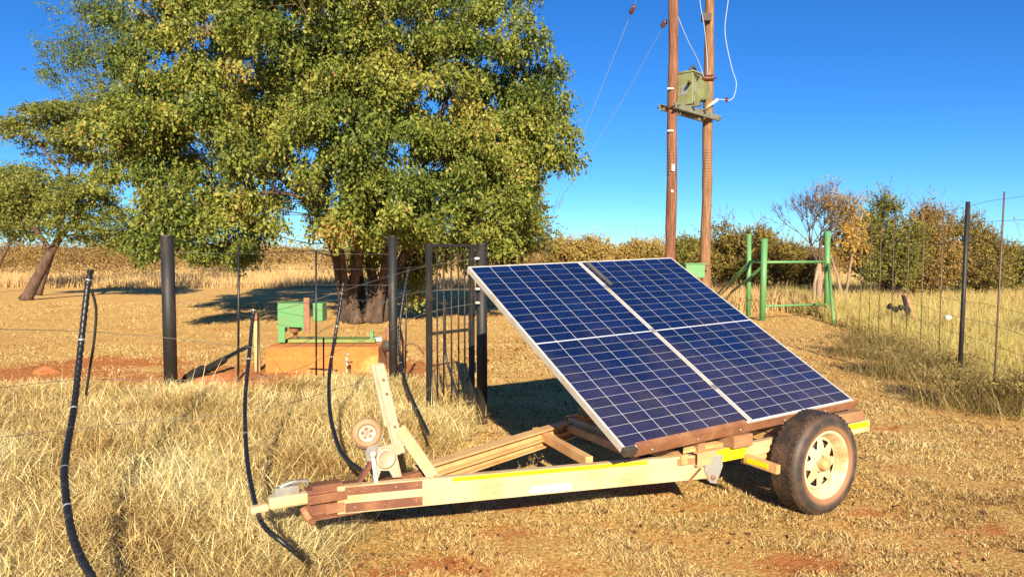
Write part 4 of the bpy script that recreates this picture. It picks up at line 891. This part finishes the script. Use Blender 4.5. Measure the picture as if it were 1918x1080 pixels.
# near wheel and far wheel
AX = Vector((2.60, 0, .315))
def wheel(side):
    y = side * .74; c = Vector((AX.x, y, .318)); ax = Vector((0, side, 0))        # axis points outward
    wr = bpy.data.objects.new('wheel', None); COL.objects.link(wr); wr.parent = TR; wr.location = c; wr.empty_display_size = .1
    Ro, wd = .322, .098
    pr = [(.205, .075), (.215, .092), (.235, .102), (.262, .107), (.285, .104), (.303, .094), (.313, .083), (.319, .068)]
    prof = pr + [(.3215, .04), (.3225, 0), (.3215, -.04)] + [(r, -h) for r, h in reversed(pr)]
    MB().lathe((0, 0, 0), ax, prof, 72).build('tyre', M['tyre'], wr)
    # tread blocks (zigzag ribs) raised a few mm
    m = MB(); a0 = Vector((1, 0, 0)); b0 = Vector((0, 0, 1)); nb = 96
    for row, h in enumerate((-.054, -.018, .018, .054)):
        for k in range(nb):
            t0 = 2 * math.pi * (k + .5 * (row % 2)) / nb; rr_ = .3222; z = .006 * (1 if k % 2 else -1)
            vs = []
            for rad in (rr_ - .003, rr_ + .0028):
                for dt, dh in ((-.029, -.0155), (.029, -.0155), (.029, .0155), (-.029, .0155)):
                    tt = t0 + dt; vs.append((a0 * math.cos(tt) + b0 * math.sin(tt)) * rad + Vector((0, 1, 0)) * (h + dh + z))
            m.add(vs, [(4, 5, 6, 7), (0, 1, 5, 4), (1, 2, 6, 5), (2, 3, 7, 6), (3, 0, 4, 7)])
    m.build('tread', M['tyre'], wr)
    # shoulder ring and raised sidewall marks
    m = MB(); m.lathe((0, 0, 0), ax, [(.224, .0985), (.228, .1005), (.232, .1025)], 72); m.build('bead_ring', M['tyre'], wr)
    # rim: barrel + lip
    MB().lathe((0, 0, 0), ax, [(.214, .084), (.216, .094), (.208, .097), (.196, .088), (.19, .06), (.172, .045), (.166, .02), (.166, -.04), (.19, -.06), (.208, -.085), (.214, -.08), (.195, -.05), (.172, -.03), (.172, .02), (.178, .045), (.198, .07)], 64, closed=True).build('rim', M['rim'], wr)
    # disc with eight triangular windows
    import bmesh
    nh = 8; yo = .03; th = .005; vs = []; fs = []; seg = 64
    def P(r, t, h): return Vector((math.cos(t) * r, side * h, math.sin(t) * r))
    def hh(r): return .034 + .014 * (1 - ((r - .06) / .11) ** 2) if r > .06 else .048
    rings = [.0, .05, .085, .1, .112, .124, .136, .148, .167]
    m = MB(); grid = {}
    for i, r in enumerate(rings):
        for k in range(seg * 2): grid[i, k] = len(m.v) + 0; m.v.append(tuple(P(max(r, .002), 2 * math.pi * k / (seg * 2), hh(r))))
    for i in range(len(rings) - 1):
        rm = (rings[i] + rings[i + 1]) / 2
        for k in range(seg * 2):
            a = (k + .5) % 16 - 8                       # 16 steps a window
            if .095 < rm < .145:
                wdt = .9 + (rm - .095) / .05 * 3.9       # window widens outward
                if abs(a) < wdt: continue
            m.f.append((grid[i, k], grid[i, (k + 1) % (seg * 2)], grid[i + 1, (k + 1) % (seg * 2)], grid[i + 1, k])); m.sm.append(True)
    dsc = m.build('wheel_disc', M['rim'], wr); sol = dsc.modifiers.new('th', 'SOLIDIFY'); sol.thickness = .006
    MB().lathe((0, 0, 0), ax, [(.062, .04), (.06, .052), (.05, .056), (.04, .056)], 32).build('hub_plate', M['rim'], wr)
    MB().lathe((0, 0, 0), ax, [(.04, .03), (.037, .085), (.032, .098), (.02, .104), (0, .105)], 28).build('hub', M['hub'], wr)
    MB().lathe((0, 0, 0), ax, [(0, .02), (.135, .02), (.135, -.06), (0, -.06)], 32).build('dark_backing', M['dark'], wr)  # dark cylinder added behind the disc so its windows look shaded
    for k in range(5):
        t = 2 * math.pi * k / 5 + .3; MB().lathe(P(.052, t, .05), ax, [(0, -.01), (.0085, -.01), (.0085, .016), (0, .018)], 6, False).build('wheel_nut', M['galv'], wr)
    return wr
def tyremat():
    m, t, b = newmat('dusty black tyre'); v = coords(t, 'Object'); tc = t.nodes.new('ShaderNodeTexCoord'); s = t.nodes.new('ShaderNodeSeparateXYZ'); t.links.new(tc.outputs['Object'], s.inputs[0])
    r = mth(t, 'SQRT', mth(t, 'ADD', mth(t, 'POWER', s.outputs[0], 2.0), mth(t, 'POWER', s.outputs[2], 2.0)))
    n = noise(t, v, 9, 5, .6); f = ramp(t, [(.2, (.36, .17, .075)), (.235, (.28, .14, .07)), (.255, (.05, .04, .035)), (.285, (.02, .019, .019)), (.305, (.06, .038, .026)), (.325, (.032, .025, .021))], r)
    n2 = noise(t, v, 40, 4); c = mix(t, mth(t, 'MULTIPLY', ramp(t, [(.45, (0, 0, 0)), (.7, (1, 1, 1))], n).outputs[0], .6), f.outputs[0], (.17, .09, .05))
    t.links.new(c, b.inputs['Base Color']); b.inputs['Roughness'].default_value = .62; bump(t, b, n2, .2, .004); return m
M['tyre'] = tyremat()
wheel(-1); wheel(1)
MB().tube([Vector((AX.x, -.65, .318)), Vector((AX.x, .65, .318))], .03, 12).build('axle', M['dark'], TR)
# winch post (bow stop)
def winch():
    # plane of the post: near the centre line, local y about 0.02
    yp = .03
    a = LY(735, 872, yp); t = LY(708, 682, yp); k = LY(738, 806, yp)
    bs = Vector((k.x, yp, k.z)); bt = Vector((t.x, yp, t.z))
    d = (bt - bs).normalized()
    base = bs - d * .13
    MB().prof(base, bt, [(-.026, -.022), (.026, -.022), (.026, -.016), (-.02, -.016), (-.02, .016), (.026, .016), (.026, .022), (-.026, .022)], (0, 1, 0)).build('winch_post', M['pale'], TR)
    w = LY(694, 681, yp); w2 = LY(722, 795, yp)
    MB().bar(w + Vector((-.004, -.03, 0)), w2 + Vector((-.012, -.03, 0)), .012, .012, (0, 1, 0)).build('post_flange', M['pale'], TR)
    e = onbeam(812, 886, -.01); MB().prof(bs + Vector((.02, -.035, .02)), Vector((e.x, e.y, .445)), [(-.006, -.034), (.006, -.034), (.006, .034), (-.006, .034)], (0, 0, 1)).build('post_brace', M['cream'], TR)
    # cream base bracket
    P = [LY(px, py, yp - .045) for px, py in ((708, 836), (736, 830), (742, 850), (752, 892), (735, 893), (728, 880), (712, 880), (708, 894), (698, 893))]
    MB().poly(P, .008, (0, -1, 0)).build('winch_bracket', M['pale'], TR)
    W0 = LY(722, 857, yp - .055); wn = bpy.data.objects.new('winch', None); COL.objects.link(wn); wn.parent = TR; wn.location = W0; wn.empty_display_size = .05
    MB().lathe((0, 0, 0), (0, -1, 0), [(0, 0), (.055, 0), (.055, .012), (.045, .018), (.042, .012), (0, .012)], 32).build('gear_cover', M['pale'], wn)
    MB().lathe((0, .01, 0), (0, 1, 0), [(.05, 0), (.028, .008), (.028, .06), (.05, .068), (0, .068)], 24).build('drum', M['rust'], wn)
    h0 = LY(698, 850, yp - .08) - W0; h1 = LY(706, 914, yp - .12) - W0
    MB().bar(h0, h1, .02, .006, (0, 1, 0)).build('crank_handle', M['chrome'], wn)
    m = MB().lathe(h0, (0, -1, 0), [(0, -.01), (.016, -.01), (.016, .012), (0, .012)], 14); m.lathe(h1, (0, -1, 0), [(0, -.006), (.013, -.006), (.013, .008), (0, .008)], 14); m.build('pivot', M['chrome'], wn)
    for z_ in (.03, .22, .3): MB().lathe(bs + d * z_ + Vector((0, -.027, 0)), (0, -1, 0), [(0, 0), (.007, 0), (.007, .005), (0, .006)], 8).build('bolt', M['rust'], TR)
    # grey bracket behind
    P = [LY(px, py, yp - .02) for px, py in ((683, 845), (700, 815), (716, 812), (708, 838), (700, 862), (686, 862))]
    MB().poly(P, .012, (0, -1, 0)).build('jockey_clamp', M['galv'], TR)
    # brown strut
    MB().bar(LY(700, 858, .0), LY(668, 908, .0), .02, .035, (0, 1, 0)).build('strut', M['brown'], TR)
    # jockey wheel
    c = LY(687, 810, yp - .01); jw = bpy.data.objects.new('jockey_wheel', None); COL.objects.link(jw); jw.parent = TR; jw.location = c; jw.empty_display_size = .05; jw.rotation_euler = (0, 0, R(-12))
    ax = (0, -1, 0); MB().lathe((0, 0, 0), ax, [(.045, .012), (.055, .024), (.068, .022), (.076, .012), (.078, 0), (.076, -.012), (.068, -.022), (.055, -.024), (.045, -.012)], 40, closed=True).build('tyre', M['jtyre'], jw)
    m = MB()
    for k in range(36):
        t_ = 2 * math.pi * k / 36; m.box(Vector((math.cos(t_) * .078, 0, math.sin(t_) * .078)), (.006, .034, .006), Matrix.Rotation(-t_, 3, 'Y'))
    m.build('tread', M['jtyre'], jw)
    MB().lathe((0, 0, 0), ax, [(.046, .012), (.04, .008), (.0, .008), (0, -.008), (.046, -.012)], 32).build('rim', M['alu'], jw)
    for k in range(5):
        t_ = 2 * math.pi * k / 5 + .5; MB().lathe(Vector((math.cos(t_) * .025, -.0085, math.sin(t_) * .025)), ax, [(0, 0), (.008, 0), (.008, .0015), (0, .0015)], 14).build('rim_hole', M['rust'], jw)
    MB().tube([LY(668, 832, yp - .0), LY(690, 840, yp - .0)], .014, 10).build('jockey_axle', M['dark'], TR)
M['jtyre'] = paint('dusty brown small tyre', (.42, .26, .14), (.3, .17, .09), .4, .7, 9, .8)
winch()
# ---------------------------------------------------------------- solar panels
def cellmat():
    m, t, b = newmat('blue polycrystalline cells'); at = t.nodes.new('ShaderNodeAttribute'); at.attribute_name = 'tint'
    v = coords(t, 'Object'); vo = t.nodes.new('ShaderNodeTexVoronoi'); vo.inputs['Scale'].default_value = 70; t.links.new(v, vo.inputs['Vector'])
    base = ramp(t, [(0, (.003, .008, .036)), (.5, (.004, .012, .062)), (1, (.006, .018, .09))], at.outputs['Fac']).outputs[0]
    c = mix(t, .35, base, vo.outputs['Color'], 'SOFT_LIGHT')
    s = t.nodes.new('ShaderNodeSeparateXYZ'); tc = t.nodes.new('ShaderNodeTexCoord'); t.links.new(tc.outputs['Object'], s.inputs[0])
    n = noise(t, v, 2.2, 6, .65); n4 = noise(t, v, 60, 3, .6)
    dust = mth(t, 'ADD', mth(t, 'MULTIPLY', n, .55), mth(t, 'MULTIPLY', s.outputs[1], -.16))
    f = ramp(t, [(.1, (0, 0, 0)), (.34, (.22, .22, .22))], dust).outputs[0]
    c = mix(t, f, c, (.2, .13, .09)); sp = ramp(t, [(.7, (0, 0, 0)), (.74, (.35, .35, .35))], n4).outputs[0]; c = mix(t, sp, c, (.3, .25, .22))
    t.links.new(c, b.inputs['Base Color']); b.inputs['Roughness'].default_value = .3
    b.inputs['Coat Weight'].default_value = .6
    t.links.new(ramp(t, [(.3, (.1, .1, .1)), (.7, (.3, .3, .3))], n).outputs[0], b.inputs['Coat Roughness'])
    return m
M['cell'] = cellmat(); M['sheet'] = paint('white panel back sheet', (.6, .62, .72), (.42, .4, .42), .5, .8, 5, .3)
def panels():
    O = toL(Vector((.606, 3.936, .584 + .003))); U = Vector((.856, .516, .03)).normalized(); V_ = Vector((-.466, .745, .478)); V_ = (V_ - U * V_.dot(U)).normalized()
    def rl(v): return Vector((v.dot(ux), v.dot(uy), v.z))
    Ul, Vl = rl(U), rl(V_); Nl = Ul.cross(Vl); Mx = Matrix((tuple(Ul), tuple(Vl), tuple(Nl))).transposed()
    first = None
    for i in range(2):
        if i == 0:
            P = bpy.data.objects.new('solar_panel', None); COL.objects.link(P); P.empty_display_size = .1
            fw = .012; fr = MB()
            for c, d in (((.4985, .006, -.018), (.997, .012, .04)), ((.4985, 1.994, -.018), (.997, .012, .04))): fr.box(c, d)
            for c, d in (((.006, 1.0, -.018), (.012, 1.9755, .04)), ((.991, 1.0, -.018), (.012, 1.9755, .04))): fr.box(c, d)
            fr.build('frame', M['alu'], P, .001)
            MB().box((.4985, 1.0, -.002), (.972, 1.975, .006)).build('backsheet', M['sheet'], P)
            # 6 x 24 half cells
            Vv, Fc, tt = [], [], []
            mx, my, gx, gy, mid = .017, .019, .0042, .0024, .012
            cw = (.997 - 2 * mx - 5 * gx) / 6; chh = (2 - 2 * my - 22 * gy - mid) / 24
            for r in range(24):
                y0 = my + r * (chh + gy) + (mid - gy if r > 11 else 0)
                for c in range(6):
                    x0 = mx + c * (cw + gx); k = len(Vv)
                    Vv += [(x0, y0, .0025), (x0 + cw, y0, .0025), (x0 + cw, y0 + chh, .0025), (x0, y0 + chh, .0025)]; Fc.append((k, k + 1, k + 2, k + 3)); tt += [float(np.clip(rs.normal(.45, .14), 0, 1))] * 4
            ob = npmesh('cells', Vv, Fc, M['cell'], P, tt); first = P
            MB().box((.5, 1.0, -.03), (.12, .16, .02)).build('junction_box', M['hose'], P)
        else: P = copytree(first)
        P.parent = TR; P.matrix_local = Matrix.Translation(O + Ul * 1.003 * i) @ Mx.to_4x4()
    pt = lambda u, v, n: O + Ul * u + Vl * v + Nl * n
    # rusty angle iron along the lower edge
    MB().prof(pt(.085, 0, 0), pt(2.045, 0, 0), [(.0035, -.062), (.0035, .004), (.0075, .004), (.0075, -.058), (.06, -.058)][::-1] if False else [(.003, -.062), (.009, -.062), (.009, .002), (.003, .002)], Nl).build('edge_angle', M['rust'], TR)
    MB().box(pt(.52, .01, .0065), (.86, .034, .005), Mx).build('edge_lip', M['rust'], TR)
    MB().box(pt(.04, .0, -.018), (.085, .035, .042), Mx).build('corner_bracket', M['dark'], TR)
    for v_ in (.35, 1.0, 1.6): MB().box(pt(1.0, v_, .004), (.03, .045, .006), Mx).build('panel_clamp', M['galv'], TR)
    for u_ in (.2, .55, .9, 1.3, 1.7): MB().lathe(pt(u_, -.0095, -.03), -Vl, [(0, 0), (.008, 0), (.008, .006), (0, .007)], 8).build('bolt', M['galv'], TR)
    MB().box(pt(1.06, 1.79, .012), (.035, .34, .012), Mx).build('edge_strip', M['strip'], TR)  # dark grey band near the right panel's upper left edge
    for u in (.3, 1.0, 1.7):          # purlins under the panels and back legs
        MB().bar(pt(u, .05, -.062), pt(u, 1.95, -.062), .05, .04, Nl).build('panel_rafter', M['creamorange'], TR)
    for u in (.72, 1.85):
        q = pt(u, .98, -.095); MB().bar(q, Vector((q.x, HW, RZ)), .04, .04, (1, 0, 0)).build('support_leg', M['creamorange'], TR)
M['strip'] = paint('dark grey strip', (.07, .07, .075), (.13, .11, .1), .4, .7, 6, .7)
panels()

# ---------------------------------------------------------------- small weeds in front of the beam
def weed(px, py, h, label, n=16):
    g = G(px, py); root = empty('dry_weed', g); tag(root, label, 'weed', 'dry weeds beside the trailer'); P0, P1, T = [], [], []
    for k in range(n // 4):
        q = np.zeros(3); d = np.array([rs.normal(0, .3), rs.normal(0, .3), 1.0])
        for s in range(4):
            e = q + d * h / 4 * rs.uniform(.8, 1.1); P0.append(q); P1.append(e)
            for b_ in range(2):
                f = e + np.array([rs.normal(0, .12), rs.normal(0, .12), .12]) * h; P0.append(e); P1.append(f); T += [f, (e + f) / 2]
            q = e; d = d + rs.normal(0, .15, 3)
    V, Fc = twigs(np.array(P0), np.array(P1), np.full(len(P0), .0016)); npmesh('stems', V, Fc, M['barkpale'], root)
    T = np.repeat(np.array(T), 3, 0); T = T + rs.normal(0, .006, T.shape); V, Fc = leafquads(T, rs.uniform(.004, .009, len(T))); npmesh('seed_heads', V, Fc, M['leafbrown'], root, np.repeat(rs.uniform(0, 1, len(T)), 4))
weed(886, 968, .2, 'taller dry seeded weed before the cream drawbar'); weed(858, 962, .12, 'short dry weed just left of the taller one at the drawbar')
weed(990, 930, .22, 'brown weed standing between the two drawbars'); weed(790, 815, .1, 'small dead weed at the end of the thin black pipe')
